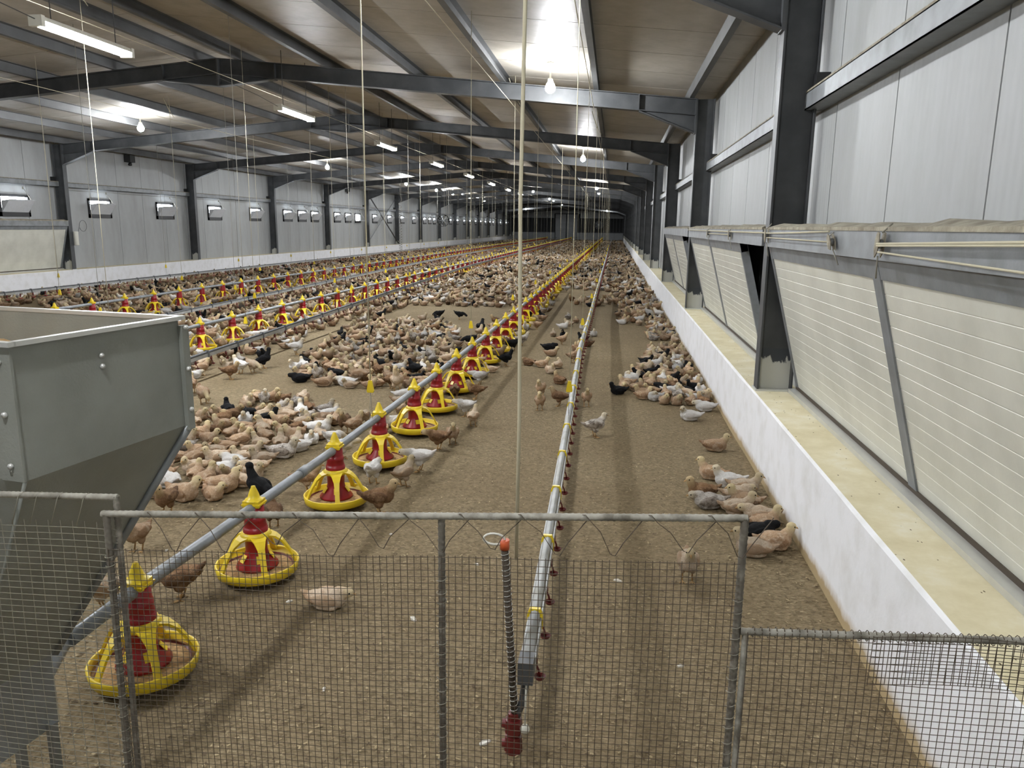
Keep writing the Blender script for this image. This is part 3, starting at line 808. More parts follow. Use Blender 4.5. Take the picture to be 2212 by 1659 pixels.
DL = ['galvanised nipple drinker line running between the curb and the nearest feeders', 'nipple drinker line between the hopper feed pipe and the middle feed pipe',
      'nipple drinker line between the middle feed pipe and the one nearest the inlets', 'nipple drinker line along the white curb below the air inlets']
for li in range(4):
    y0 = 2.02 if li == 0 else (5.0 if li < 3 else 9.0)
    t = thing('drinker_line', DL[li], 'drinker line')
    ys_ = list(np.arange(y0, 20, .5))+list(np.arange(20, 87, 3.0))
    P = [(xdrift(li, y), y, dz(li, y)) for y in ys_]
    bb = MB()        # square nipple rail, extruded along the path
    hw, hh = (.023, .018) if li == 0 else (.016, .017)
    v = []
    for (x, y, z) in P: v += [(x-hw, y, z-hh), (x+hw, y, z-hh), (x+hw, y, z+hh), (x-hw, y, z+hh)]
    n = len(P); f = [(i*4+q, i*4+(q+1) % 4, (i+1)*4+(q+1) % 4, (i+1)*4+q) for i in range(n-1) for q in range(4)]+[(3, 2, 1, 0), ((n-1)*4, (n-1)*4+1, (n-1)*4+2, (n-1)*4+3)]
    bb.add(v, f); bb.build('nipple_rail', M['drinkpipe'], t)
    bb = MB(); bb.tube([(x-.0, y, z+.026) for x, y, z in P], .017 if li == 0 else .014, 8); bb.build('support_tube', M['drinkpipe'] if li == 0 else M['darkpipe'], t)
    ring = MB(); ring.lathe([(.036, -.012), (.041, -.012), (.041, .012), (.036, .012)], 14, closed=True); rm = ring.mesh('clip', M['whiteplastic'] if li else M['yellow'])
    clip = MB(); clip.prism([(-.026, -.021), (.026, -.021), (.026, .022), (.017, .047), (-.017, .047), (-.026, .022)], 'y', -.008, .008); cm_ = clip.mesh('clip', M['yellow'] if li == 0 else M['darkpipe'])
    yc = y0+.28
    while yc < 18:
        put('clip', cm_, t, (xdrift(li, yc), yc, dz(li, yc))); yc += .62
    yn = y0+.12; cnt = 0; st = MB()
    while yn < (60 if li < 3 else 50):
        p = (xdrift(li, yn)+(.012 if li == 0 else 0), yn, dz(li, yn)-hh+.003)
        if cnt < (70 if li == 0 else 60 if li < 3 else 0) and (project(*p)[0] > -20): put('nipple', NIP, t, p, 0 if li == 0 else R.uniform(-.3, .3)); cnt += 1
        elif project(*p)[0] > -20:
            st.cur = 0; st.box(p[0]-.008, p[0]+.008, p[1]-.008, p[1]+.008, p[2]-.06, p[2]); st.cur = 1; st.box(p[0]-.018, p[0]+.022, p[1]-.02, p[1]+.02, p[2]-.092, p[2]-.08)
        yn += .245 if li == 0 else .30
    if st.v: tag(st.build('distant_nipples', [M['darkred'], M['red']], t), kind='stuff')
    if li == 0:
        x, y, z = P[0]
        bb = MB(); bb.box(x-.022, x+.022, y-.05, y+.02, z-.022, z+.045); bb.build('end_fitting', M['darkpipe'], t)
        # upright breather tube with its spring and red regulator
        top = Vector((-.272, 2.0, .64)); bot = Vector((-.237, 2.0, .11))
        bb = MB(); bb.tube([bot, top], .0105, 10); bb.build('breather_tube', M['rubber'], t)
        bb = MB(); N = 34*8; pts = []
        for i in range(N+1):
            a = 2*math.pi*i/8; q = bot.lerp(top, i/N); pts.append((q.x+.0118*math.cos(a), q.y+.0118*math.sin(a), q.z))
        bb.tube(pts, .0011, 4); bb.build('spring', M['chrome'], t)
        bb = MB(); bb.tube([top-Vector((0, 0, .006)), top+Vector((0, 0, .022))], .0135, 10); bb.build('tube_cap', M['orange'], t)
        bb = MB(); pts = [(top.x-.03+.03*math.cos(a_), top.y, top.z+.022+.016*math.sin(a_)) for a_ in np.linspace(0, 2*math.pi, 17)]; bb.tube(pts, .0035, 6, cap=False); bb.build('cap_ring', M['whiteplastic'], t)
        bb = MB(); c = (-.24, 2.0)
        for (ra, za, zb) in ((.018, .10, .125), (.027, .065, .105), (.019, .05, .068), (.027, .0, .05)):
            bb.lathe([(.001, za), (ra, za), (ra*.93, zb), (.001, zb)], 10, (c[0], c[1], 0), sm=False)
        bb.tube([(c[0], c[1], .085), (c[0]-.034, c[1], .088)], .013, 8); bb.tube([(c[0], c[1], .025), (c[0]-.034, c[1]-.005, .026)], .012, 8)
        bb.build('regulator', M['darkred'], t)
        bb = MB(); bb.tube([(c[0], c[1], .09), (-.215, 2.01, .16), (x, y, z)], .012, 8); bb.build('inlet_hose', M['darkpipe'], t)
        bb = MB(); bb.tube([(-.203, 1.985, .265), (-.205, 1.985, .09)], .0032, 6); bb.ball((-.205, 1.985, .085), .015, 8, 6); bb.build('ball_cord', M['whiteplastic'], t)

# ------------------------------------------------------------------ hanging cords and overhead cables
def cord(x, y, zt, zb, r, label, group, clip=True, mat='cord', hang=None):
    t = thing('hanging_cord', label, 'cord', (x, y, zb), group)
    bb = MB(); L = zt-zb; lean = R.uniform(-.012, .012)
    bb.tube([(0, 0, .05 if clip else 0), (lean*.3, 0, L*.4), (0, 0, L)], r, 5, sm=True); bb.build('cord', M[mat], t)
    if clip:
        bb = MB(); bb.prism([(-.018, .03), (.018, .03), (.022, .04), (.010, .105), (-.010, .105), (-.022, .04)], 'y', -.008, .008); bb.build('clip', M['yellow'], t)
        bb = MB(); bb.tube([(0, 0, .035), (0, .03, -.14)], .0015, 4); bb.tube([(0, 0, .035), (0, -.03, -.14)], .0015, 4); bb.build('sling', M['greycord'], t)
    return t
PURL = PX+[2*XM-p for p in PX]
def zt_(x):       # cords are tied under a purlin, else fixed up at the roof panels
    return zraf(x)+.003 if min(abs(x-p) for p in PURL) < .045 else zroof(x)+.002
def ycl(y):       # keep clear of the rafters
    for f in FRAMES:
        if abs(y-f) < .12: return f+.13
    return y
def zcable(x): return min(zraf(x)-.25, zraf(XM)-.40 if abs(x-XM) < .85 else 9)
for li, fx in enumerate(FEED_X):
    y = 4.45 if li == 0 else (6.9 if li == 1 else 9.8); k = 0
    while y < 50:
        w = ['the hopper feed pipe', 'the middle feed pipe', 'the feed pipe nearest the inlets'][li]
        if project(fx, y, 1)[0] > -50:
            cord(fxat(li, y), ycl(y), zt_(fxat(li, y)), PZ+.16, .0042 if k == 0 and li == 0 else .0030, 'pale cord with yellow clip, %s along %s' % (ORD_[k], w), 'cords over '+w)
        y += 3.1; k += 1
for li in range(4):
    y = 5.04 if li == 0 else 7.2+.8*li; k = 0
    while y < 48:
        x = xdrift(li, y); w = ['the drinker line by the nearest curb', 'the drinker line behind the hopper', 'the drinker line beyond the middle feed pipe', 'the drinker line under the inlets'][li]
        if project(x, y, 1)[0] > -50:
            cord(x, ycl(y), zt_(x), dz(li, ycl(y))+.168, .0028, 'thin cord with yellow clip, %s along %s' % (ORD_[k], w), 'cords over '+w, mat='cord' if li == 0 else 'greycord'); k += 1
        y += 3.5
bb = MB(); bb.tube([(0, 0, 0), (.004, 0, .5), (-.002, 0, 1.2), (.006, 0, 2.0), (.003, 0, 2.9)], .0062, 8)
o = bb.build('thick_rope', M['cord'], None, (-.293, 2.45, .40)); tag(o, 'thick pale rope hanging from the ceiling beside the drinker line end', 'rope')
for (x, lab) in ((-1.40, 'pale winch cable running under the roof above the hopper feed pipe'), (-.33, 'pale winch cable running under the roof above the drinker line by the curb'),
                 (-4.85, 'pale winch cable running under the roof above the middle feed pipe'), (-7.6, 'pale winch cable under the roof above the feed pipe nearest the inlets')):
    bb = MB(); n = 18
    bb.tube([(x+.012, YB+i*(YE-YB)/(n-1), zcable(x)-.010*(i % 2)) for i in range(n)], .004, 5); tag(bb.build('winch_cable', M['cord']), lab, 'cable')
# knots and guy cords at the pulleys
for (x, y) in ((fxat(0, 10.65), 10.65), (xdrift(0, 12.04), 12.04), (-4.85, 6.9), (-7.6, 12.9)):
    bb = MB(); z = zt_(x)-.26
    bb.tube([(0, 0, 0), (-.05, -.02, .13), (-.08, -.05, .22)], .006, 6); bb.tube([(0, 0, 0), (.06, .02, -.10)], .004, 5); bb.ball((0, 0, 0), .016, 8, 5); bb.tube([(0, 0, 0), (0, 0, .26)], .004, 5)
    tag(bb.build('rope_knot', M['cord'], None, (x, y, z)), 'knotted rope end with frayed tails high on a hanging cord', 'rope', 'knotted rope ends under the roof')

# ------------------------------------------------------------------ header cords and pulleys along the near window flaps
def pulley(y, z, tilt, lab):
    t = thing('pulley', lab, 'pulley', (.935, y, z), 'small pulleys on the window header')
    bb = MB(); n = 14
    pr = [(.0, -.05), (.020, -.022), (.022, .01), (.010, .042), (-.010, .042), (-.022, .01), (-.020, -.022)]
    bb.prism(pr, 'x', -.012, -.008); bb.prism(pr, 'x', .008, .012)
    o = bb.build('cheeks', M['dust'], t)
    w = MB(); w.tube([(-.007, 0, 0), (.007, 0, 0)], .017, 12); w.build('wheel', M['greyframe'], t)
    w = MB(); w.tube([(0, 0, -.045), (.012, .01, -.13)], .003, 5); w.tube([(0, 0, .04), (.03, .0, .075)], .003, 5); w.build('lashing', M['greycord'], t)
    t.rotation_euler = (tilt, 0, 0)
pulley(2.92, 1.475, .25, 'small dusty pulley lashed to the header above the flap mullion')
pulley(3.55, 1.47, -.85, 'small dusty pulley lashed to the header above the flap mullion')
pulley(5.02, 1.485, -.3, 'small dusty pulley lashed to the header beside the nearest column')
pulley(8.1, 1.475, -.6, 'small dusty pulley lashed to the header of the second window bay')
pulley(6.6, 1.475, -.6, 'small dusty pulley lashed to the header of the second window bay')
def hcord(p, r, lab, grp='cords along the window header'):
    bb = MB(); bb.tube(p, r, 6); tag(bb.build('flap_cord', M['cord']), lab, 'cord', grp)
hcord([(.93, -.6, 1.545), (.93, 1.2, 1.515), (.925, 2.92, 1.475)], .0045, 'thick pale cord stretched to the pulley above the flap mullion')
hcord([(.927, -.6, 1.535), (.927, 1.2, 1.507), (.925, 2.92, 1.468)], .0035, 'thick pale cord stretched to the pulley above the flap mullion')
hcord([(.93, -.4, 1.40), (.93, 1.6, 1.425), (.925, 2.9, 1.447)], .0035, 'pale cord slanting down along the header from the mullion pulley')
hcord([(.935, 3.6, 1.515), (.932, 4.3, 1.505), (.93, 5.02, 1.498)], .0045, 'pale cord between the mullion and the nearest column')
hcord([(.935, 3.55, 1.47), (.932, 5.0, 1.472)], .0035, 'lower pale cord between the mullion and the nearest column')
hcord([(.935, 5.05, 1.50), (.935, 6.6, 1.50), (.935, 10.3, 1.505)], .0055, 'cord running past the second window bay header')
hcord([(.94, 6.6, 1.475), (.94, 8.1, 1.475)], .0045, 'short cord between two pulleys of the second bay')

# ------------------------------------------------------------------ wire mesh gate and side panels
def rebar(bb, p0, p1, r=.0058):
    p0, p1 = Vector(p0), Vector(p1); d = p1-p0; L = d.length; d.normalize()
    a = d.cross(Vector((0, 0, 1))) if abs(d.z) < .9 else d.cross(Vector((1, 0, 0))); a.normalize(); c = d.cross(a)
    seg = 10; step = .0026; n = max(2, int(L/step)); vs = []
    for i in range(n+1):
        s = L*i/n
        for k in range(seg):
            an = 2*math.pi*k/seg
            rr = r*(1+.15*max(0, math.cos(2*math.pi*s/.0105+an)))
            q = p0+d*s+(a*math.cos(an)+c*math.sin(an))*rr; vs.append(q)
    old = bb.sm; bb.sm = True
    bb.add(vs, [(i*seg+k, i*seg+(k+1) % seg, (i+1)*seg+(k+1) % seg, (i+1)*seg+k) for i in range(n) for k in range(seg)]); bb.sm = old
    bb.add([tuple(vs[k]) for k in range(seg)], [tuple(range(seg))]); bb.add([tuple(vs[n*seg+k]) for k in range(seg)], [tuple(range(seg))])
def wmesh(fn, w, h, cx, cz, r, seed, wob=.0012, skew=0.0):
    """wire cloth; fn(s,t)->point"""
    rr = random.Random(seed); bb = MB()
    ph = [rr.uniform(0, 6) for _ in range(6)]
    def wob_(s, t): return (wob*(math.sin(s*9+ph[0])+math.sin(t*13+ph[1])), .0016*(math.sin(s*5+t*7+ph[2])+math.sin(s*17+ph[3])), wob*(math.sin(t*8+ph[4])+math.sin(s*11+ph[5])))
    def P(s, t): 
        p = fn(s, t); q = wob_(s, t); return (p[0]+q[0], p[1]+q[1], p[2]+q[2])
    i = 0
    while i*cx <= w:
        s = i*cx; bb.tube([P(s, h*k/14) for k in range(15)], r, 4, cap=False); i += 1
    j = 0
    while j*cz <= h:
        tt = j*cz; bb.tube([P(w*k/18, tt) for k in range(19)], r, 4, cap=False); j += 1
    return bb
GY = 1.2
gate = thing('wire_gate', 'middle wire mesh gate with ribbed rebar rail in front of the drinker line', 'gate', (-.33, GY, 0))
def gl(p): return (p[0]+.33, p[1]-GY, p[2])
GX0, GX1, GZ0, GZ1 = -.885, .222, 1.006, 1.068
bb = MB(); rebar(bb, gl((GX0-.008, GY, GZ0)), gl((GX1+.006, GY, GZ1)), .0058); bb.build('top_rail', M['rebar'], gate)
bb = MB(); rebar(bb, gl((GX0, GY, GZ0)), gl((GX0-.012, GY, 0.0)), .0062); bb.build('post', M['rustrebar'], gate)
bb = MB(); rebar(bb, gl((GX1+.002, GY, GZ1)), gl((GX1+.002, GY, 0.0)), .0062); bb.build('post', M['rustrebar'], gate)
bb = MB(); rebar(bb, gl((-.272, GY+.003, 1.036)), gl((-.272, GY+.003, 0.0)), .0058); bb.build('post', M['rustrebar'], gate)
bb = MB(); rebar(bb, gl((GX0, GY, .05)), gl((GX1, GY, .05)), .0055); bb.build('bottom_rail', M['rustrebar'], gate)
mw = GX1-GX0
fn = lambda s, t: gl((GX0+s, GY-.008, .03+t*(1+.055*(s/mw-.4))))
o = wmesh(fn, mw, .935, .0118, .0118, .00062, 3).build('wire_mesh', M['darkwire'], gate); tag(o, kind='stuff')
# zig-zag tie wires between rail and mesh
tx = GX0+.09; k = 0
while tx < GX1-.03:
    zr = GZ0+(GZ1-GZ0)*(tx-GX0)/mw; zm = zr-.045-R.uniform(0, .02); dd = R.uniform(.035, .06)
    bb = MB(); bb.tube([gl((tx-.012, GY, zr+.003)), gl((tx-.004, GY-.0075, zr+.006)), gl((tx+.006, GY-.0075, zr-.006)), gl((tx+dd*.55, GY-.012, zr-.02)), gl((tx+dd, GY-.009, zm)), gl((tx+dd+.008, GY-.009, zm-.003)),
                        gl((tx+dd+.02, GY-.01, zm+.02)), gl((tx+dd+.05, GY+.003, zr-.002)), gl((tx+dd+.055, GY+.008, zr+.003))], .0008, 4)
    bb.build('tie_wire', M['darkwire'], gate); tx += R.uniform(.085, .11)
for px_, zz in ((GX0, None), (-.272, None), (GX1, None)):
    bb = MB()
    for q in range(34):
        z = .93-q*.0235+R.uniform(-.004, .004)
        a0 = R.uniform(-.5, .5); xo = px_-(.012*(1-z) if px_ == GX0 else 0)
        pts = [gl((xo+.0085*math.cos(a), GY+.0085*math.sin(a), z+.003*math.sin(a*.5+a0))) for a in np.linspace(-2.9+a0, 1.2+a0, 8)]
        bb.tube(pts, .0008, 4)
    tag(bb.build('wrap_wire', M['wire'], gate), kind='stuff')
# right-hand lower panel
rp = thing('mesh_panel', 'low wire mesh panel with pale rail in front of the white curb', 'mesh panel', (.5, GY, 0))
def rl(p): return (p[0]-.5, p[1]-GY, p[2])
bb = MB(); rebar(bb, rl((.230, GY-.004, .873)), rl((.94, GY-.004, .905)), .0058); bb.build('top_rail', M['rebar'], rp)
bb = MB(); rebar(bb, rl((.238, GY-.004, .873)), rl((.236, GY-.004, 0)), .0052); bb.build('post', M['rebar'], rp)
bb = MB(); rebar(bb, rl((.935, GY-.004, .905)), rl((.935, GY-.004, 0)), .0052); bb.build('post', M['rustrebar'], rp)
fn = lambda s, t: rl((.24+s, GY-.012, .02+t*(1+.03*s)))
tag(wmesh(fn, .70, .86, .0118, .0118, .00066, 5, .0014).build('wire_mesh', M['darkwire'], rp), kind='stuff')
fn = lambda s, t: rl((.43+s+.0035*math.sin(s*31), GY-.016, .80+.012*math.sin(s*9)+t))
tag(wmesh(fn, .505, .085, .0118, .0118, .00066, 8, .002).build('folded_mesh', M['darkwire'], rp), kind='stuff')
bb = MB()
for q in range(58):
    x = .25+q*.0118; z = .873+.032*(x-.23)/.71
    pts = [rl((x+.001*math.sin(a), GY-.004+.0085*math.cos(a), z+.0085*math.sin(a))) for a in np.linspace(-2.6, 2.4, 8)]; bb.tube(pts, .0008, 4)
tag(bb.build('wrap_wire', M['darkwire'], rp), kind='stuff')
# left-hand panel
lp = thing('mesh_panel', 'wire mesh panel with rebar rail in front of the grey feed hopper', 'mesh panel', (-1.1, GY, 0))
def ll(p): return (p[0]+1.1, p[1]-GY, p[2])
LYF = lambda x: GY+.012+(-.868-x)*.08
bb = MB(); rebar(bb, ll((-1.45, LYF(-1.45), .997)), ll((-.868, LYF(-.868), 1.034)), .0058); bb.build('top_rail', M['rebar'], lp)
bb = MB(); rebar(bb, ll((-.872, LYF(-.872), 1.036)), ll((-.886, LYF(-.872), 0)), .0055); bb.build('post', M['rustrebar'], lp)
bb = MB(); rebar(bb, ll((-1.45, LYF(-1.45), .997)), ll((-1.45, LYF(-1.45), 0)), .0055); bb.build('post', M['rebar'], lp)
fn = lambda s, t: ll((-1.45+s, LYF(-1.45+s)-.006, .02+t*(.965+.06*s)))
tag(wmesh(fn, .575, .965, .0254, .0127, .00078, 9, .0016).build('wire_mesh', M['wire'], lp), kind='stuff')
for tx in (-1.07, -1.03, -.985, -.93):
    zr = 1.034+(tx+.868)*.064; bb = MB(); y = LYF(tx)
    bb.tube([ll((tx, y+.006, zr)), ll((tx+.002, y, zr+.0075)), ll((tx-.004, y-.0075, zr)), ll((tx-.014, y-.008, zr-.03)), ll((tx-.024, y-.007, zr-.055))], .0009, 4); bb.build('tie_wire', M['wire'], lp)

# ------------------------------------------------------------------ smaller things in the shed
def fan(x, y, z, r, yaw, lab):
    t = thing('circulation_fan', lab, 'fan', (x, y, z))
    bb = MB(); prof = [(r, -.16), (r*1.05, -.17), (r*1.05, .17), (r, .16), (r*.97, 0)]
    n = 22; v = []
    for (rr, a) in prof:
        for k in range(n): an = 2*math.pi*k/n; v.append((rr*math.cos(an), a, rr*math.sin(an)))
    bb.add(v, [(i*n+k, i*n+(k+1) % n, ((i+1) % 5)*n+(k+1) % n, ((i+1) % 5)*n+k) for i in range(5) for k in range(n)]); bb.build('drum', M['black'], t)
    for k in range(5):
        a = 2*math.pi*k/5; bb = MB(); c, s = math.cos(a), math.sin(a)
        q = [(r*.15, -.03, -.03), (r*.92, -.05, -.10), (r*.92, .04, .10), (r*.15, .03, .03)]
        vv = [(p[0]*c-p[2]*s, p[1], p[0]*s+p[2]*c) for p in q]+[(p[0]*c-p[2]*s, p[1]+.01, p[0]*s+p[2]*c) for p in q]
        bb.add(vv, [(0, 1, 2, 3), (7, 6, 5, 4), (0, 4, 5, 1), (1, 5, 6, 2), (2, 6, 7, 3), (3, 7, 4, 0)]); bb.build('blade', M['meshdark'], t)
    bb = MB(); bb.tube([(0, -.12, 0), (0, .14, 0)], r*.2, 10); bb.build('motor', M['galv'], t)
    bb = MB()
    for f_ in (.45, .75): bb.tube([(r*f_*math.cos(a), -.17, r*f_*math.sin(a)) for a in np.linspace(0, 2*math.pi, 19)], .006, 4, cap=False)
    for k in range(6): a = math.pi*k/6; bb.tube([(r*math.cos(a), -.17, r*math.sin(a)), (-r*math.cos(a), -.17, -r*math.sin(a))], .006, 4)
    bb.build('guard', M['galv'], t)
    for sg in (-1, 1):
        bb = MB(); zz = zroof(x)-z; bb.tube([(sg*r, 0, 0), (sg*r*.95, 0, zz)], .006, 5); bb.build('chain', M['whiteplastic'], t)
    t.rotation_euler = (0, 0, yaw)
fan(-8.85, 40.0, 1.78, .30, .35, 'black drum circulation fan hanging in front of the air inlets')
fan(-1.25, 62.0, 1.72, .33, 0.0, 'black drum circulation fan hanging in front of the far screen')
def coil(x, y, z0, z1, lab):
    bb = MB(); n = 16*10; pts = []
    for i in range(n+1):
        a = 2*math.pi*i/10; f_ = i/n; z = z1+(z0-z1)*(f_**.7); rr = .06; pts.append((rr*math.cos(a), rr*math.sin(a), z-z0))
    pts = [(.0, 0, zroof(x)-.01-z0), (.02, 0, z1-z0+.15)]+pts
    bb.tube(pts, .008, 5); tag(bb.build('coiled_hose', M['greycord'], None, (x, y, z0)), lab, 'hose')
coil(-9.05, 32.5, .42, 2.6, 'grey coiled hose hanging by the cross braced bay')
coil(-9.9, 55.0, .40, 2.2, 'grey coiled hose hanging farther along the inlet wall')
coil(-.55, 60.0, .5, 2.4, 'grey coiled hose hanging near the far fan')
bb = MB(); bb.tube([(XL+.222, FRAMES[7]+.0, 3.0), (XL+.222, FRAMES[8]-.0, .55)], .036, 4)
tag(bb.build('diagonal_brace', M['steel']), 'dark angle brace sloping down between two columns of the inlet wall', 'brace')
bb = MB(); bb.tube([(XL+.147, FRAMES[7]+.0, .6), (XL+.147, FRAMES[8]-.0, 3.0)], .025, 4)
tag(bb.build('diagonal_brace', M['galv']), 'pale brace crossing behind the dark one between two columns', 'brace')
t = thing('canister', 'white canister with cable loop fixed to the first column of the inlet wall', 'canister', (FL+.04, 15.815, 1.0))
bb = MB(); bb.lathe([(.001, 0), (.045, 0), (.05, .01), (.05, .29), (.045, .30), (.001, .30)], 14); bb.build('body', M['whiteplastic'], t)
bb = MB(); bb.tube([(.03, .05, .30)]+[(.03, .22+.12*math.cos(a), .42+.12*math.sin(a)) for a in np.linspace(math.pi, -math.pi*.9, 16)], .005, 5); bb.build('cable_loop', M['darkpipe'], t)
for y in (18.35, 34.3):
    t = thing('sensor_box', 'dusty dark box under the eave of the inlet wall', 'sensor', (XL+.01, y, 2.96), 'dark boxes under the eave')
    bb = MB(); bb.box(0, .16, -.10, .10, 0, .18); bb.build('case', M['meshdark'], t)
    bb = MB(); bb.lathe([(.03, -.08), (.05, -.06), (.03, 0), (.001, 0)], 10, (.08, 0, 0)); bb.build('nozzle', M['black'], t)
# loose white feathers / scraps on the litter
for (u, v, s) in ((893, 1338, .022), (1048, 1605, .02), (1335, 1255, .02), (625, 1300, .014), (1030, 1220, .012), (700, 1490, .012), (360, 1190, .012), (845, 1155, .01), (1470, 1440, .014)):
    x, y = ground(u, v); bb = MB()
    vv = [(-s, -.3*s, .003), (0, -.45*s, .007), (s, -.1*s, .004), (.8*s, .3*s, .003), (-.1*s, .4*s, .008), (-.9*s, .2*s, .004)]
    bb.add(vv+[(p[0], p[1], 0) for p in vv], [(0, 1, 2, 3, 4, 5), (0, 6, 7, 1), (1, 7, 8, 2), (2, 8, 9, 3), (3, 9, 10, 4), (4, 10, 11, 5), (5, 11, 6, 0)])
    o = bb.build('feather', M['feather_white'], None, (x, y, 0)); o.rotation_euler[2] = R.uniform(0, 6); tag(o, 'loose white feather lying on the brown litter', 'feather', 'loose feathers on the litter')
# litter flakes close to the gate
n = 36000
yy = 1.25+NR.rand(n)**1.7*8.5; xx = NR.uniform(-3.2, .94, n)
ln = NR.uniform(.0025, .0075, n); wd = ln*NR.uniform(.25, .6, n); an = NR.uniform(0, 6.28, n); tl = NR.uniform(-.25, .25, n); zz = NR.uniform(.001, .006, n)
ca, sa = np.cos(an), np.sin(an)
V = np.zeros((n, 4, 3))
for q, (a, c) in enumerate(((-1, -1), (1, -1), (1, 1), (-1, 1))):
    V[:, q, 0] = xx+a*ln*ca-c*wd*sa; V[:, q, 1] = yy+a*ln*sa+c*wd*ca; V[:, q, 2] = zz+a*ln*tl+.002
me = bpy.data.meshes.new('litter_flakes')
me.vertices.add(n*4); me.vertices.foreach_set('co', V.reshape(-1)); me.loops.add(n*4); me.loops.foreach_set('vertex_index', np.arange(n*4))
me.polygons.add(n); me.polygons.foreach_set('loop_start', np.arange(n)*4); me.polygons.foreach_set('loop_total', np.full(n, 4))
for k_ in ('chip1', 'chip2', 'chip3'): me.materials.append(M[k_])
me.polygons.foreach_set('material_index', NR.choice([0, 1, 2], n, p=[.2, .5, .3]).astype(np.int32)); me.update(); me.validate()
tag(put('litter_flakes', me), 'loose wood shavings scattered over the litter floor', 'litter', kind='stuff')

# ------------------------------------------------------------------ young chickens
def ico(sub=2):
    import bmesh
    bm = bmesh.new(); bmesh.ops.create_icosphere(bm, subdivisions=sub, radius=1.0)
    v = np.array([q.co[:] for q in bm.verts]); f = [tuple(x.index for x in p.verts) for p in bm.faces]; bm.free(); return v, f
ICO = ico(3)
HEAD = {'sit_up': (.077, 0, .114), 'sit_low': (.092, .0, .074), 'sit_turn': (.062, .032, .107), 'sit_back': (.022, .030, .092), 'sit_left': (.068, -.028, .110),
        'stand': (.080, 0, .182), 'stand_tall': (.062, 0, .215), 'stand_peck': (.132, 0, .075), 'stand_feed': (.126, 0, .124)}
HYAW = {'sit_turn': .9, 'sit_back': 2.3, 'sit_left': -.9}
def chick_mesh(name, pose, target=2600):
    prim = []      # (centre, radii, pitch (about y), yaw (about z), tone label)
    stand = pose.startswith('stand')
    def E(c, r, pitch=0, yaw=0, lab='body'): prim.append((np.array(c, float), np.array(r, float), pitch, yaw, lab))
    bz = .108 if stand else .046
    tilt = {'stand': .12, 'stand_tall': .42, 'stand_peck': -.22, 'stand_feed': -.10}.get(pose, .05)       # chest up
    cT, sT = math.cos(tilt), math.sin(tilt)
    def B(x, y, z): return (x*cT-z*sT, y, bz+x*sT+z*cT)
    wid = .044 if stand else .049
    E(B(0, 0, 0), (.073, wid, .045 if stand else .045), tilt)
    E(B(.038, 0, -.002), (.044, wid*.88, .043), tilt)                     # breast
    E(B(-.05, 0, .008), (.045, wid*.7, .030), tilt+(-.1))                # rump
    E(B(-.088, 0, .022), (.030, .020, .011), tilt-.35, 0, 'tail')        # tail
    E(B(-.100, 0, .030), (.022, .015, .006), tilt-.5, 0, 'tail')
    for s in (-1, 1):
        E(B(-.004, s*(wid-.004), .006), (.054, .0135, .029), tilt-.14, s*.05, 'wing')
        E(B(-.052, s*(wid-.012), .006), (.036, .010, .015), tilt-.18, s*.20, 'wingtip')
        E(B(-.070, s*(wid-.022), .010), (.030, .007, .009), tilt-.16, s*.24, 'wingtip')
    if stand:
        for s in (-1, 1): E((.0, s*.023, bz-.035), (.026, .019, .030), .2, 0, 'body')
    else:
        E((0.0, 0, .018), (.066, .050, .020)); 
        for s in (-1, 1): E((.022, s*.032, .020), (.030, .018, .019))
    head = HEAD[pose]
    hyaw = HYAW.get(pose, 0.0)
    hp = -.55 if pose == 'stand_peck' else (-.3 if pose == 'stand_feed' else -.08)
    base = np.array(B(.052, 0, .022)); h = np.array(head)
    mid = (base+h)/2+np.array([.012 if pose != 'stand_peck' else .0, 0, .0 if pose != 'stand_peck' else .02])
    for i in range(9):
        t_ = i/8; p = (1-t_)**2*base+2*t_*(1-t_)*mid+t_*t_*h; rr = .030*(1-t_)+.0185*t_
        E(p, (rr, rr*.92, rr), 0, 0, 'neck%d' % i)
    E(h, (.0255, .0205, .0225), hp, hyaw, 'head')
    vs = []; fs = []
    iv, if_ = ICO
    for c, r, pi_, ya, lab in prim:
        q = iv*r; cp, sp = math.cos(pi_), math.sin(pi_)
        q = np.stack([q[:, 0]*cp-q[:, 2]*sp, q[:, 1], q[:, 0]*sp+q[:, 2]*cp], 1)
        cy, sy = math.cos(ya), math.sin(ya)
        q = np.stack([q[:, 0]*cy-q[:, 1]*sy, q[:, 0]*sy+q[:, 1]*cy, q[:, 2]], 1)+c
        o = len(vs); vs += [tuple(x) for x in q]; fs += [tuple(i+o for i in f) for f in if_]
    me = bpy.data.meshes.new('tmp'); me.from_pydata(vs, [], fs)
    ob = bpy.data.objects.new('tmp', me); COL.objects.link(ob)
    md = ob.modifiers.new('r', 'REMESH'); md.mode = 'VOXEL'; md.voxel_size = .0042
    sm = ob.modifiers.new('s', 'SMOOTH'); sm.iterations = 2; sm.factor = .5
    dc = ob.modifiers.new('d', 'DECIMATE'); dc.ratio = .5
    dg = bpy.context.evaluated_depsgraph_get(); tri = len(ob.evaluated_get(dg).data.polygons)
    dc.ratio = min(1.0, .5*target/max(1, tri*1.0)) if True else 1
    bpy.context.view_layer.update(); dg = bpy.context.evaluated_depsgraph_get()
    em = bpy.data.meshes.new_from_object(ob.evaluated_get(dg))
    bpy.data.objects.remove(ob); bpy.data.meshes.remove(me)
    n = len(em.vertices); co = np.zeros(n*3); em.vertices.foreach_get('co', co); co = co.reshape(-1, 3)
    faces = [tuple(p.vertices) for p in em.polygons]; bpy.data.meshes.remove(em)
    lo = target < 400
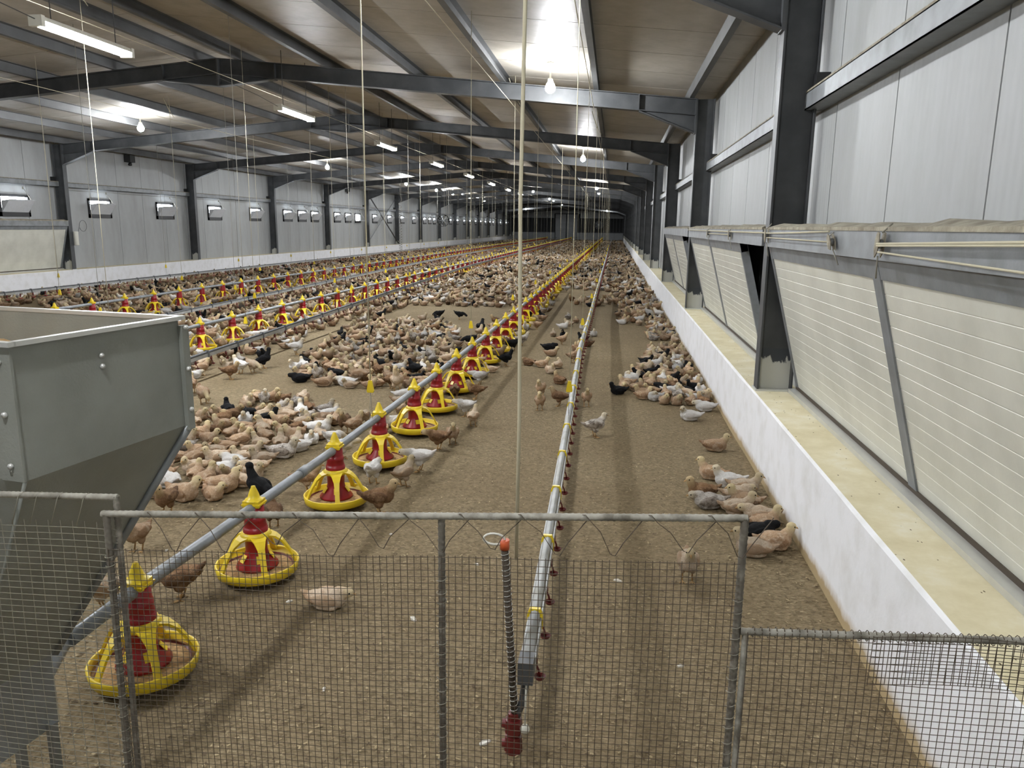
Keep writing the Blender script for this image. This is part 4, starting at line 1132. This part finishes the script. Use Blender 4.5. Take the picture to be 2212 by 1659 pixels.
    if not lo:
        cen = np.array([0, 0, bz])
        for i_ in range(n):
            p_ = Vector(co[i_]); d_ = co[i_]-cen; d_ /= max(1e-6, np.linalg.norm(d_))
            co[i_] += d_*(.0022*mathutils.noise.noise(p_*75)+.0010*mathutils.noise.noise(p_*190))
    co[:, 2] = np.maximum(co[:, 2], .001 if not stand else .02)
    best = np.full(n, 1e9); tone = np.zeros((n, 4)); tone[:, 3] = 1
    for c, r, pi_, ya, lab in prim:
        d = co-c; cy, sy = math.cos(-ya), math.sin(-ya)
        d = np.stack([d[:, 0]*cy-d[:, 1]*sy, d[:, 0]*sy+d[:, 1]*cy, d[:, 2]], 1)
        cp, sp = math.cos(-pi_), math.sin(-pi_); d = np.stack([d[:, 0]*cp-d[:, 2]*sp, d[:, 1], d[:, 0]*sp+d[:, 2]*cp], 1)
        q = np.linalg.norm(d/r, axis=1); k = q < best; best[k] = q[k]
        if lab == 'wing': tone[k, 0] = .8; tone[k, 1] = 0
        elif lab == 'wingtip': tone[k, 0] = 1.25; tone[k, 1] = 0
        elif lab == 'tail': tone[k, 0] = 1; tone[k, 1] = 0
        elif lab == 'head': tone[k, 0] = 0; tone[k, 1] = 1
        elif lab.startswith('neck'): tone[k, 0] = .1; tone[k, 1] = min(1, int(lab[4:])/7)
        else: tone[k, 0] = .12; tone[k, 1] = 0
    V_ = [tuple(x) for x in co]; F_ = list(faces); T_ = [tuple(x) for x in tone]; SM = [True]*len(F_)
    def extra(bb, tcol):
        o = len(V_); V_.extend(bb.v); F_.extend(tuple(i+o for i in f) for f in bb.f); T_.extend([tcol]*len(bb.v)); SM.extend(bb.smooth)
    hd = Matrix.Rotation(hyaw, 3, 'Z') @ Matrix.Rotation(-hp, 3, 'Y')
    Hh = Vector(head)
    bb = MB(); p0 = Hh+hd @ Vector((.020, 0, -.002)); p1 = Hh+hd @ Vector((.031, 0, -.005)); p2 = Hh+hd @ Vector((.039, 0, -.011))
    bb.tube([p0, p1, p2], [.0066, .0042, .0006], 6 if not lo else 4); extra(bb, (0, 0, .5, 1))
    if not lo:
        for s in (-1, 1):
            bb = MB(); c = Hh+hd @ Vector((.010, s*.0180, .004)); bb.ball(c, .0038, 7, 5); extra(bb, (0, 0, 1, 1))
    if stand:
        for s in (-1, 1):
            bb = MB(); y = s*.023; sg = 5 if not lo else 3
            bb.tube([(.0, y, .075), (-.008, y, .042), (.004, y, .006)], [.008, .0045, .0042], sg)
            if not lo:
                for a in (-.5, 0, .5): bb.tube([(.004, y, .005), (.004+.030*math.cos(a), y+.030*math.sin(a), .003)], [.0035, .0022], 4)
                bb.tube([(.004, y, .005), (-.014, y, .003)], [.003, .002], 4)
            extra(bb, (0, 0, .5, 1))
    me = bpy.data.meshes.new(name); me.from_pydata(V_, [], F_)
    at = me.color_attributes.new('tone', 'FLOAT_COLOR', 'POINT'); at.data.foreach_set('color', np.array(T_, dtype=np.float32).reshape(-1))
    me.polygons.foreach_set('use_smooth', [True]*len(F_)); me.materials.append(BREED['buff']); me.update()
    return me
POSES = ['sit_up', 'sit_low', 'sit_turn', 'sit_left', 'sit_back', 'stand', 'stand_tall', 'stand_peck', 'stand_feed']
CH = {p: chick_mesh('young_chicken', p) for p in POSES}
LODP = {p: chick_mesh('chick_far', p, 80) for p in ('sit_up', 'sit_low', 'sit_turn', 'sit_left', 'stand', 'stand_peck', 'stand_feed')}

birds = []        # (x, y, heading, pose, breed, scale, label, group)
BS = .88          # overall bird size
def discs(pose):
    """footprint of a pose as upright discs (x, y, r, z0, z1), bird facing +x"""
    hx, hy, hz = HEAD[pose]; ya = HYAW.get(pose, 0.0); st = pose.startswith('stand')
    z0, z1 = (.052, .170) if st else (0.0, .096)
    if pose == 'stand_tall': z0, z1 = .045, .20
    d = [(.040, 0, .050, z0, z1), (0, 0, .061 if not st else .056, z0, z1), (-.044, 0, .053, z0, z1), (-.080, 0, .036, z0+.01, z1), (-.112, 0, .016, z0+.03, z1+.02)]
    d += [(hx, hy, .022, hz-.026, hz+.026), (hx+.024*math.cos(ya), hy+.024*math.sin(ya), .012, hz-.018, hz+.012), (hx+.037*math.cos(ya), hy+.037*math.sin(ya), .004, hz-.022, hz+.004)]
    d.append(((.052+hx)/2+.004, hy/2, .025, min(z1, hz)-.05, max(z1-.02, hz)))
    if st: d += [(.0, .023, .012, 0, .07), (.0, -.023, .012, 0, .07), (.020, .023, .018, 0, .008), (.020, -.023, .018, 0, .008)]
    return d
DISC = {p: discs(p) for p in POSES}
def world_discs(x, y, hd, pose, sc):
    a = math.radians(hd); c, s_ = math.cos(a), math.sin(a); k = sc*BS
    return [(x+k*(dx*c-dy*s_), y+k*(dx*s_+dy*c), k*r, k*z0, k*z1) for dx, dy, r, z0, z1 in DISC[pose]]
CELL = .4
grid, fixed = {}, {}
def cells(x, y): 
    gx, gy = int(x//CELL), int(y//CELL)
    return [(gx+i, gy+j) for i in (-1, 0, 1) for j in (-1, 0, 1)]
def fix(x, y, r, z0, z1): fixed.setdefault((int(x//CELL), int(y//CELL)), []).append((x, y, r, z0, z1))
for (wd, li, k, fx, y) in far_feeders:
    fix(fx, y, .180, 0, .084); fix(fx, y, .130, .084, .215); fix(fx, y, .056, .2, .42)
fix(-1.53, 1.57, .17, 0, .42); fix(-.24, 2.0, .045, 0, .7)
XIN_R, XIN_L = .942, XL+.308
def hits(D, slack=0.0):
    """first contact of the discs D as (nx, ny, depth), or None"""
    for (x, y, r, z0, z1) in D:
        if x+r > XIN_R+slack: return (-1, 0, x+r-XIN_R)
        if x-r < XIN_L-slack: return (1, 0, XIN_L-x+r)
        for li in range(4):
            xd = xdrift(li, y)+(.016 if li == 0 else .008); hw = .036
            if abs(x-xd) < r+hw and dz(li, y)-.112 < z1 and y > 1.9: return ((1 if x > xd else -1), 0, r+hw-abs(x-xd))
        for c in cells(x, y):
            for (a, b_, q, w0, w1) in fixed.get(c, ()):
                d2 = (a-x)**2+(b_-y)**2
                if w0 < z1 and z0 < w1 and d2 < (r+q)**2:
                    d_ = math.sqrt(d2)+1e-6; return ((x-a)/d_, (y-b_)/d_, r+q-d_)
    return None
def clash(D, E_, slack):
    """deepest overlap between two birds as (nx, ny, depth) pushing D off E_"""
    best = None
    for (x, y, r, z0, z1) in D:
        for (a, b_, q, w0, w1) in E_:
            if z0 >= w1 or w0 >= z1: continue
            dx_, dy_ = x-a, y-b_; m = r+q-slack
            d2 = dx_*dx_+dy_*dy_
            if d2 < m*m:
                d_ = math.sqrt(d2)+1e-6
                if best is None or m-d_ > best[2]: best = (dx_/d_, dy_/d_, m-d_)
    return best
def clear(x, y, hd, pose, sc, slack, gap=0.0):
    near = [t_ for c in cells(x, y) for t_ in grid.get(c, ()) if (t_[0]-x)**2+(t_[1]-y)**2 < .1156]
    for t_ in near:
        if (t_[0]-x)**2+(t_[1]-y)**2 < max(.0036, gap*gap): return None
    D = world_discs(x, y, hd, pose, sc)
    if hits(D): return None
    for t_ in near:
        if clash(D, t_[2], slack): return None
    return D
def place(x, y, hd, pose, breed, sc, label, group, D=None):
    D = D or world_discs(x, y, hd, pose, sc)
    grid.setdefault((int(x//CELL), int(y//CELL)), []).append((x, y, D)); birds.append((x, y, hd, pose, breed, sc, label, group))
# birds that can be picked out one by one: (u, v on the ground, heading deg, pose, breed, scale, words)
SINGLE = [
 (562, 1088, 165, 'stand_tall', 'black', 1.12, 'standing behind the pipe near the second feeder'),
 (806, 1108, 8, 'stand', 'brown', 1.12, 'against the third feeder pan, facing the drinker line'),
 (708, 1312, 5, 'sit_low', 'cream', 1.05, 'lying on the litter beside the second feeder pan'),
 (395, 1295, 195, 'stand_peck', 'brown', 1.1, 'under the pipe between the first two feeders'),
 (300, 1190, -95, 'stand', 'buff', 1.0, 'standing next to the tapered underside of the hopper'),
 (222, 1315, 35, 'stand_peck', 'cream', 1.0, 'pecking under the hopper beside the first feeder'),
 (592, 1140, 120, 'stand', 'brown', 1.0, 'half hidden behind the red tube of the second feeder'),
 (1484, 1256, -88, 'stand', 'cream', 1.05, 'standing alone facing the gate on open litter'),
 (1284, 945, 22, 'stand', 'mottled', 1.05, 'standing beside the drinker line with open litter around'),
 (806, 1046, 84, 'stand_feed', 'white', 1.05, 'feeding at the fourth pan with its back to the gate'),
 (872, 1052, 62, 'stand', 'cream', 1.02, 'standing to the right of the fourth feeder pan'),
 (905, 1018, 172, 'stand_feed', 'white', 1.1, 'bending over the rim of the fourth feeder pan'),
 (948, 972, 165, 'stand_feed', 'brown', 1.05, 'bending towards the fifth feeder pan'),
 (978, 960, -70, 'stand', 'buff', 1.0, 'standing with raised head to the right of the fifth feeder'),
 (1022, 922, 88, 'stand', 'cream', .95, 'seen from behind on the litter right of the sixth feeder'),
 (740, 990, 40, 'stand_feed', 'white', 1.0, 'feeding behind the pipe at the third feeder'),
 (664, 1062, 20, 'stand', 'buff', 1.0, 'standing behind the pipe by the third feeder'),
 (1028, 862, 190, 'stand', 'brown', 1.0, 'with ruffled feathers right of the seventh feeder'),
 (1036, 832, 165, 'stand_feed', 'white', 1.05, 'standing at the rim of the eighth feeder pan'),
 (1085, 790, 30, 'stand', 'black', 1.05, 'standing right of the ninth feeder pan'),
 (1166, 886, -85, 'stand', 'buff', 1.0, 'standing in front of its twin beside the rope'),
 (1168, 858, -100, 'stand', 'buff', 1.0, 'standing behind its twin beside the rope'),
 (1212, 878, 168, 'stand', 'brown', 1.0, 'just left of the drinker line, facing the feeders'),
 (1265, 878, -80, 'stand', 'buff', 1.0, 'standing behind the drinker rail'),
 (1186, 756, 10, 'sit_low', 'black', 1.1, 'crouching alone between feeders and drinker line'),
 (1217, 738, -95, 'stand', 'black', 1.0, 'standing upright left of the drinker line'),
 (1144, 790, 150, 'sit_low', 'brown', 1.0, 'lying beside a small resting group by the rope'),
 (1168, 792, 20, 'sit_up', 'buff', 1.0, 'lying in a small group by the rope'),
 (1188, 806, -60, 'sit_up', 'cream', 1.0, 'lying in front of a small group by the rope'),
 (1204, 795, 60, 'sit_turn', 'cream', 1.0, 'resting at the edge of a small group by the rope'),
 (1238, 784, 40, 'stand', 'buff', 1.0, 'drinking at the drinker line'),
 (1258, 772, 110, 'stand', 'brown', 1.0, 'standing under the drinker rail'),
 (1490, 908, 172, 'sit_turn', 'white', 1.1, 'lying on open litter near the curb, neck bent'),
 (1524, 888, 178, 'sit_low', 'white', 1.1, 'lying close to the curb beside the huddle'),
 (1544, 974, 5, 'sit_up', 'buff', 1.1, 'lying alone against the white curb'),
 (655, 866, 92, 'sit_low', 'cream', 1.05, 'lying alone between two huddles'),
 (362, 1112, -85, 'stand', 'brown', 1.05, 'standing in front of the huddle next to the hopper'),
 (440, 872, -40, 'stand_peck', 'buff', 1.1, 'bending down right beside the hopper rim corner'),
 (415, 850, 120, 'stand', 'buff', 1.05, 'standing right behind the hopper corner'),
 (520, 808, 160, 'stand', 'white', 1.1, 'standing side on under the drinker line behind the hopper'),
 (546, 806, -30, 'stand_peck', 'cream', 1.05, 'beside a white one behind the hopper'),
 (498, 820, 10, 'stand', 'brown', 1.05, 'walking in front of the drinker line behind the hopper'),
 (570, 796, 25, 'stand_tall', 'black', 1.1, 'standing tall next to white ones behind the hopper'),
 (640, 766, 8, 'stand', 'white', 1.15, 'walking past the edge of the large huddle'),
 (452, 812, 60, 'stand', 'buff', 1.0, 'drinking at the drinker line next to the hopper'),
 (872, 694, 8, 'sit_up', 'cream', 1.05, 'lying alone on bare litter beyond the large huddle'),
 (824, 690, 40, 'stand', 'black', 1.0, 'under the drinker line beyond the large huddle'),
 (950, 688, 170, 'stand_peck', 'black', 1.0, 'pecking on the bare litter beyond the large huddle'),
 (992, 690, 10, 'stand_peck', 'black', 1.0, 'pecking beside a resting group beyond the large huddle'),
 (1038, 722, 80, 'stand', 'black', 1.25, 'large and seen from behind left of the feeder pipe'),
 (858, 848, -90, 'stand_tall', 'cream', 1.3, 'tall blurred one in front of the large huddle'),
 (654, 826, 200, 'sit_low', 'black', 1.15, 'lying at the front edge of the large huddle'),
 (682, 826, -80, 'stand', 'mottled', 1.15, 'standing at the front of the large huddle'),
 (702, 834, 20, 'sit_turn', 'buff', 1.15, 'lying at the very front of the large huddle'),
 (728, 814, 175, 'sit_low', 'black', 1.05, 'lying in the second row of the large huddle'),
 (746, 834, 180, 'sit_low', 'white', 1.15, 'lying asleep at the very front of the large huddle'),
 (776, 830, 178, 'stand', 'buff', 1.15, 'standing at the front edge of the large huddle'),
 (612, 988, 12, 'sit_up', 'mottled', 1.2, 'lying at the front of the hopper huddle'),
 (690, 935, 10, 'sit_up', 'white', 1.2, 'lying at the right end of the huddle beside the hopper'),
 (572, 880, -60, 'stand', 'mottled', 1.0, 'rising out of the huddle beside the hopper'),
 (480, 1060, 10, 'sit_turn', 'buff', 1.25, 'at the front of the hopper huddle, head turned back'),
 (445, 1050, 80, 'sit_up', 'buff', 1.1, 'in the front row of the hopper huddle'),
 (398, 1080, -20, 'sit_turn', 'buff', 1.25, 'lying lowest in the huddle next to the hopper seam'),
 (366, 1052, 150, 'sit_low', 'white', 1.15, 'lying half hidden next to the hopper seam'),
 (745, 935, -80, 'stand', 'brown', 1.05, 'standing between the huddle and the fourth feeder'),
 (765, 940, 60, 'stand', 'buff', 1.0, 'standing behind the pipe near the fourth feeder'),
]
SINGLE += [(u, v, h, p, br, 1.12, 'in the small pile by the curb, '+w) for (u, v, h, p, br, w) in (
 (1542, 1042, 150, 'sit_up', 'buff', 'at its back'), (1570, 1050, 175, 'sit_up', 'white', 'the only all white one'), (1522, 1078, 190, 'sit_up', 'brown', 'the outermost on the litter side'),
 (1604, 1058, 0, 'sit_up', 'cream', 'head towards the curb at its back'), (1585, 1080, 20, 'sit_low', 'cream', 'in the middle of its back row'), (1602, 1098, 175, 'sit_up', 'buff', 'in its middle'),
 (1562, 1112, 185, 'sit_low', 'mottled', 'greyish on the litter side'), (1620, 1124, 5, 'sit_up', 'cream', 'beside the rail end'), (1638, 1150, 20, 'sit_low', 'black', 'the only black one'),
 (1662, 1128, 170, 'sit_low', 'cream', 'close to the curb in the middle'), (1686, 1144, 30, 'sit_up', 'buff', 'leaning on the curb'), (1690, 1188, 8, 'sit_up', 'buff', 'the lowest beside the curb'),
 (1648, 1186, 160, 'sit_up', 'cream', 'the lowest on the litter side'))]
BN = {'buff': 'buff', 'cream': 'pale cream', 'white': 'white', 'brown': 'brown', 'black': 'black', 'mottled': 'mottled grey'}
SB = []
for (u, v, h, p, br, sc, w) in SINGLE:
    x, y = ground(u, v); SB.append([x, y, h+R.uniform(-6, 6), p, sc, br, w])
for it in range(260):        # ease the birds apart until they only press against each other
    DD = [world_discs(q[0], q[1], q[2], q[3], q[4]) for q in SB]; moved = False
    for i in range(len(SB)):
        h_ = hits(DD[i])
        if h_:
            SB[i][0] += h_[0]*(h_[2]*.6+.001); SB[i][1] += h_[1]*(h_[2]*.6+.001); moved = True
        for j in range(i+1, len(SB)):
            if (SB[i][0]-SB[j][0])**2+(SB[i][1]-SB[j][1])**2 > .13: continue
            c_ = clash(DD[i], DD[j], .004)
            if c_:
                m_ = c_[2]*.3+.0005; moved = True
                SB[i][0] += c_[0]*m_; SB[i][1] += c_[1]*m_; SB[j][0] -= c_[0]*m_; SB[j][1] -= c_[1]*m_
    if not moved: break
print('single birds eased in', it)
for (x, y, h, p, sc, br, w) in SB:
    place(x, y, h, p, br, sc, ' '.join(('%s young chicken %s' % (BN[br], w)).split()[:16]), 'single young chickens')
def inpoly(x, y, P):
    c = False; j = len(P)-1
    for i in range(len(P)):
        if (P[i][1] > y) != (P[j][1] > y) and x < (P[j][0]-P[i][0])*(y-P[i][1])/(P[j][1]-P[i][1])+P[i][0]: c = not c
        j = i
    return c
SITP = ['sit_up']*5+['sit_low']*2+['sit_turn']*3+['sit_left']*3+['sit_back']
MIXP = SITP+['stand']*6+['stand_peck']*3+['stand_tall']
def breed():
    q = R.random()
    return 'buff' if q < .42 else 'cream' if q < .62 else 'white' if q < .72 else 'brown' if q < .85 else 'black' if q < .94 else 'mottled'
def verb(p): return {'stand': 'standing', 'stand_tall': 'standing tall', 'stand_peck': 'pecking', 'stand_feed': 'feeding', 'sit_up': 'lying head up', 'sit_low': 'lying head low', 'sit_back': 'lying head tucked'}.get(p, 'lying head turned')
# birds feeding with their heads over the pan rims
for (wd, li, k, fx, y) in far_feeders:
    if wd > 40 or (li == 0 and k < 4): continue        # the first pans have their own birds
    base = FEED_ROT.get((li, k), 0.0)
    for q in range(5):
        if R.random() > (.45 if li else .38): continue
        a = base+math.radians(-18+72*q); sc = R.uniform(.95, 1.1); d_ = .176+.126*BS*sc
        x_, y_ = fx+d_*math.cos(a), y+d_*math.sin(a); hd = math.degrees(a)+180
        D = clear(x_, y_, hd, 'stand_feed', sc, .004)
        if D:
            br = breed(); w = ['at the feeders of the hopper pipe', 'around the feeders of the middle pipe', 'in the flock around the middle lines'][li]
            place(x_, y_, hd, 'stand_feed', br, sc, '%s young chicken feeding %s' % (BN[br], w), 'young chickens '+w, D)
def fill(px, tries, gap, poses, words, slack=.003, cap=9999):
    P = [ground(u, v) for u, v in px]; xs_ = [p[0] for p in P]; ys_ = [p[1] for p in P]; n = 0
    for _ in range(tries):
        x, y = R.uniform(min(xs_), max(xs_)), R.uniform(min(ys_), max(ys_))
        if not inpoly(x, y, P): continue
        p = R.choice(poses); sc = R.uniform(.92, 1.08); h0 = R.uniform(0, 360)
        for hd in (h0, h0+120, h0+240):
            D = clear(x, y, hd, p, sc, slack, gap)
            if D:
                br = breed(); place(x, y, hd, p, br, sc, '%s young chicken %s %s' % (BN[br], verb(p), words), 'young chickens '+words, D); n += 1; break
        if n >= cap: break
    print(words, n)
fill([(345, 1095), (440, 1085), (530, 1062), (570, 1010), (650, 980), (715, 940), (735, 905), (640, 870), (560, 862), (430, 905), (385, 935), (320, 1060)], 9000, .0, SITP, 'in the huddle beside the grey hopper', .006)
fill([(625, 828), (790, 842), (880, 845), (950, 815), (985, 770), (990, 730), (960, 700), (850, 698), (780, 702), (740, 730), (690, 765), (640, 795)], 12000, .0, SITP+['stand']*4, 'in the large huddle left of the feeder pipe', .006)
fill([(1326, 850), (1420, 872), (1500, 880), (1545, 892), (1500, 800), (1470, 752), (1405, 755), (1382, 800)], 9000, .0, SITP, 'in the huddle against the white curb', .006)
fill([(1405, 735), (1470, 742), (1455, 690), (1400, 690)], 2000, .0, SITP, 'in the second huddle along the white curb', .006)
fill([(800, 985), (1000, 860), (1140, 740), (1195, 660), (1120, 668), (950, 790), (840, 880), (690, 985)], 900, .20, ['stand', 'stand_peck', 'stand', 'sit_up'], 'at the feeders of the hopper pipe')
fill([(395, 770), (740, 650), (900, 610), (900, 650), (740, 700), (640, 745), (420, 830)], 900, .15, MIXP, 'around the drinker line behind the hopper')
fill([(392, 760), (392, 690), (740, 618), (740, 655)], 1800, .10, MIXP, 'around the feeders of the middle pipe')
fill([(1145, 820), (1260, 850), (1300, 720), (1215, 680)], 60, .30, MIXP, 'on the litter beside the drinker line')
# the flock beyond, thinning towards a few bare patches
def patch(x, y): return mathutils.noise.noise(Vector((x*.55, y*.33, 3.1)))
def dens_ok(x, y):
    u, v, w = project(x, y, 0)
    if u < -60 or u > 2270: return False
    if y < 12.3:
        if x > -4.2: return False
        return patch(x, y) > -.05
    if x > -3.9 and y < 14.5 and x < -1.7: return False       # bare strip
    lim = -.18-.012*(y-12)
    if -1.2 < x < .1 and y < 19: lim += .30
    return patch(x, y) > lim
for (n, ya, yb, gap) in ((11000, 7.0, 16, .12), (18000, 16, 30, .13), (24000, 30, 55, .15), (20000, 55, 90, .19)):
    for _ in range(n):
        x, y = R.uniform(XL+.36, .90), R.uniform(ya, yb)
        if not dens_ok(x, y): continue
        p = R.choice(['sit_up', 'sit_up', 'sit_low', 'sit_turn', 'sit_left', 'stand', 'stand', 'stand_peck']); sc = R.uniform(.95, 1.15); hd = R.uniform(0, 360)
        D = clear(x, y, hd, p, sc, .006, gap)
        if not D: continue
        br = breed()
        w = 'in the flock between the columns and the drinker line' if x > -.3 else ('in the flock under the inlet wall' if x < -8 else 'in the flock around the middle lines')
        place(x, y, hd, p, br, sc, '%s young chicken %s %s' % (BN[br], verb(p), w), 'young chickens '+w, D)
def keyf(bd): return project(bd[0], bd[1], .05)[2]-(100 if bd[7] == 'single young chickens' else 0)
vis = []
for bd in birds:
    u, v, w = project(bd[0], bd[1], .06)
    if -30 < u < 2240 and v < 1700: vis.append(bd)
vis.sort(key=keyf)
for (x, y, hd, p, br, sc, lab, grp) in vis[:300]:
    o = put('young_chicken', CH[p], None, (x, y, 0), math.radians(hd)); o.scale = (sc*BS,)*3
    o.material_slots[0].link = 'OBJECT'; o.material_slots[0].material = BREED[br]
    tag(o, lab, 'chicken', grp)
# everything farther off in one mesh
arr = {}
BK = list(BREED)
Vs, Ls, Ts, Ms_, off = [], [], [], [], 0
cache = {}
for p, me in LODP.items():
    n = len(me.vertices); co = np.zeros(n*3); me.vertices.foreach_get('co', co)
    tris = []
    for q in me.polygons:
        ix = list(q.vertices)
        for k in range(1, len(ix)-1): tris.append((ix[0], ix[k], ix[k+1]))
    tn = np.zeros(n*4, dtype=np.float32); me.color_attributes['tone'].data.foreach_get('color', tn)
    cache[p] = (co.reshape(-1, 3), np.array(tris), tn.reshape(-1, 4))
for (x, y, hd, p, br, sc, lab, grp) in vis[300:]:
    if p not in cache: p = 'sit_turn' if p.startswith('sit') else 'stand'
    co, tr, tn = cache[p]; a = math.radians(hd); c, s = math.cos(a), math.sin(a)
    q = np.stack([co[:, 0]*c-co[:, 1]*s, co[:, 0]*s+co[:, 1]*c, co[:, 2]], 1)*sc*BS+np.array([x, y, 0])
    Vs.append(q); Ls.append(tr+off); tn = tn.copy(); tn[:, 3] = R.uniform(.45, 1.0); Ts.append(tn); Ms_.append(np.full(len(tr), BK.index(br), dtype=np.int32)); off += len(q)  # random tone per far bird, darkened in place of missing self-shading
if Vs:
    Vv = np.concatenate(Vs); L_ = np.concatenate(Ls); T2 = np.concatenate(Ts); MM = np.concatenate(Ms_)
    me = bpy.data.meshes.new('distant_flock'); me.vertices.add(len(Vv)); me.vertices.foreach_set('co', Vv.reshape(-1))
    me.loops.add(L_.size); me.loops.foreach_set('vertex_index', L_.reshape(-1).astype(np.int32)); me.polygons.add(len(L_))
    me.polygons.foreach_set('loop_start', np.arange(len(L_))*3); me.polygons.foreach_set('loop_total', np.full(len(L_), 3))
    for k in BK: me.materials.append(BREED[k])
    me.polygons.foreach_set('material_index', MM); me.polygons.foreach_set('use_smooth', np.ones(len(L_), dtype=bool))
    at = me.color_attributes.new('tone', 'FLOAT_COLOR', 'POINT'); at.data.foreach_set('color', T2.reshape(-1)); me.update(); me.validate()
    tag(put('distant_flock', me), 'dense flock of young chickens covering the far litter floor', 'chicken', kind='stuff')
for me in LODP.values(): bpy.data.meshes.remove(me)
print('birds', len(birds), 'visible', len(vis), 'stuff tris', sum(len(x) for x in Ls))
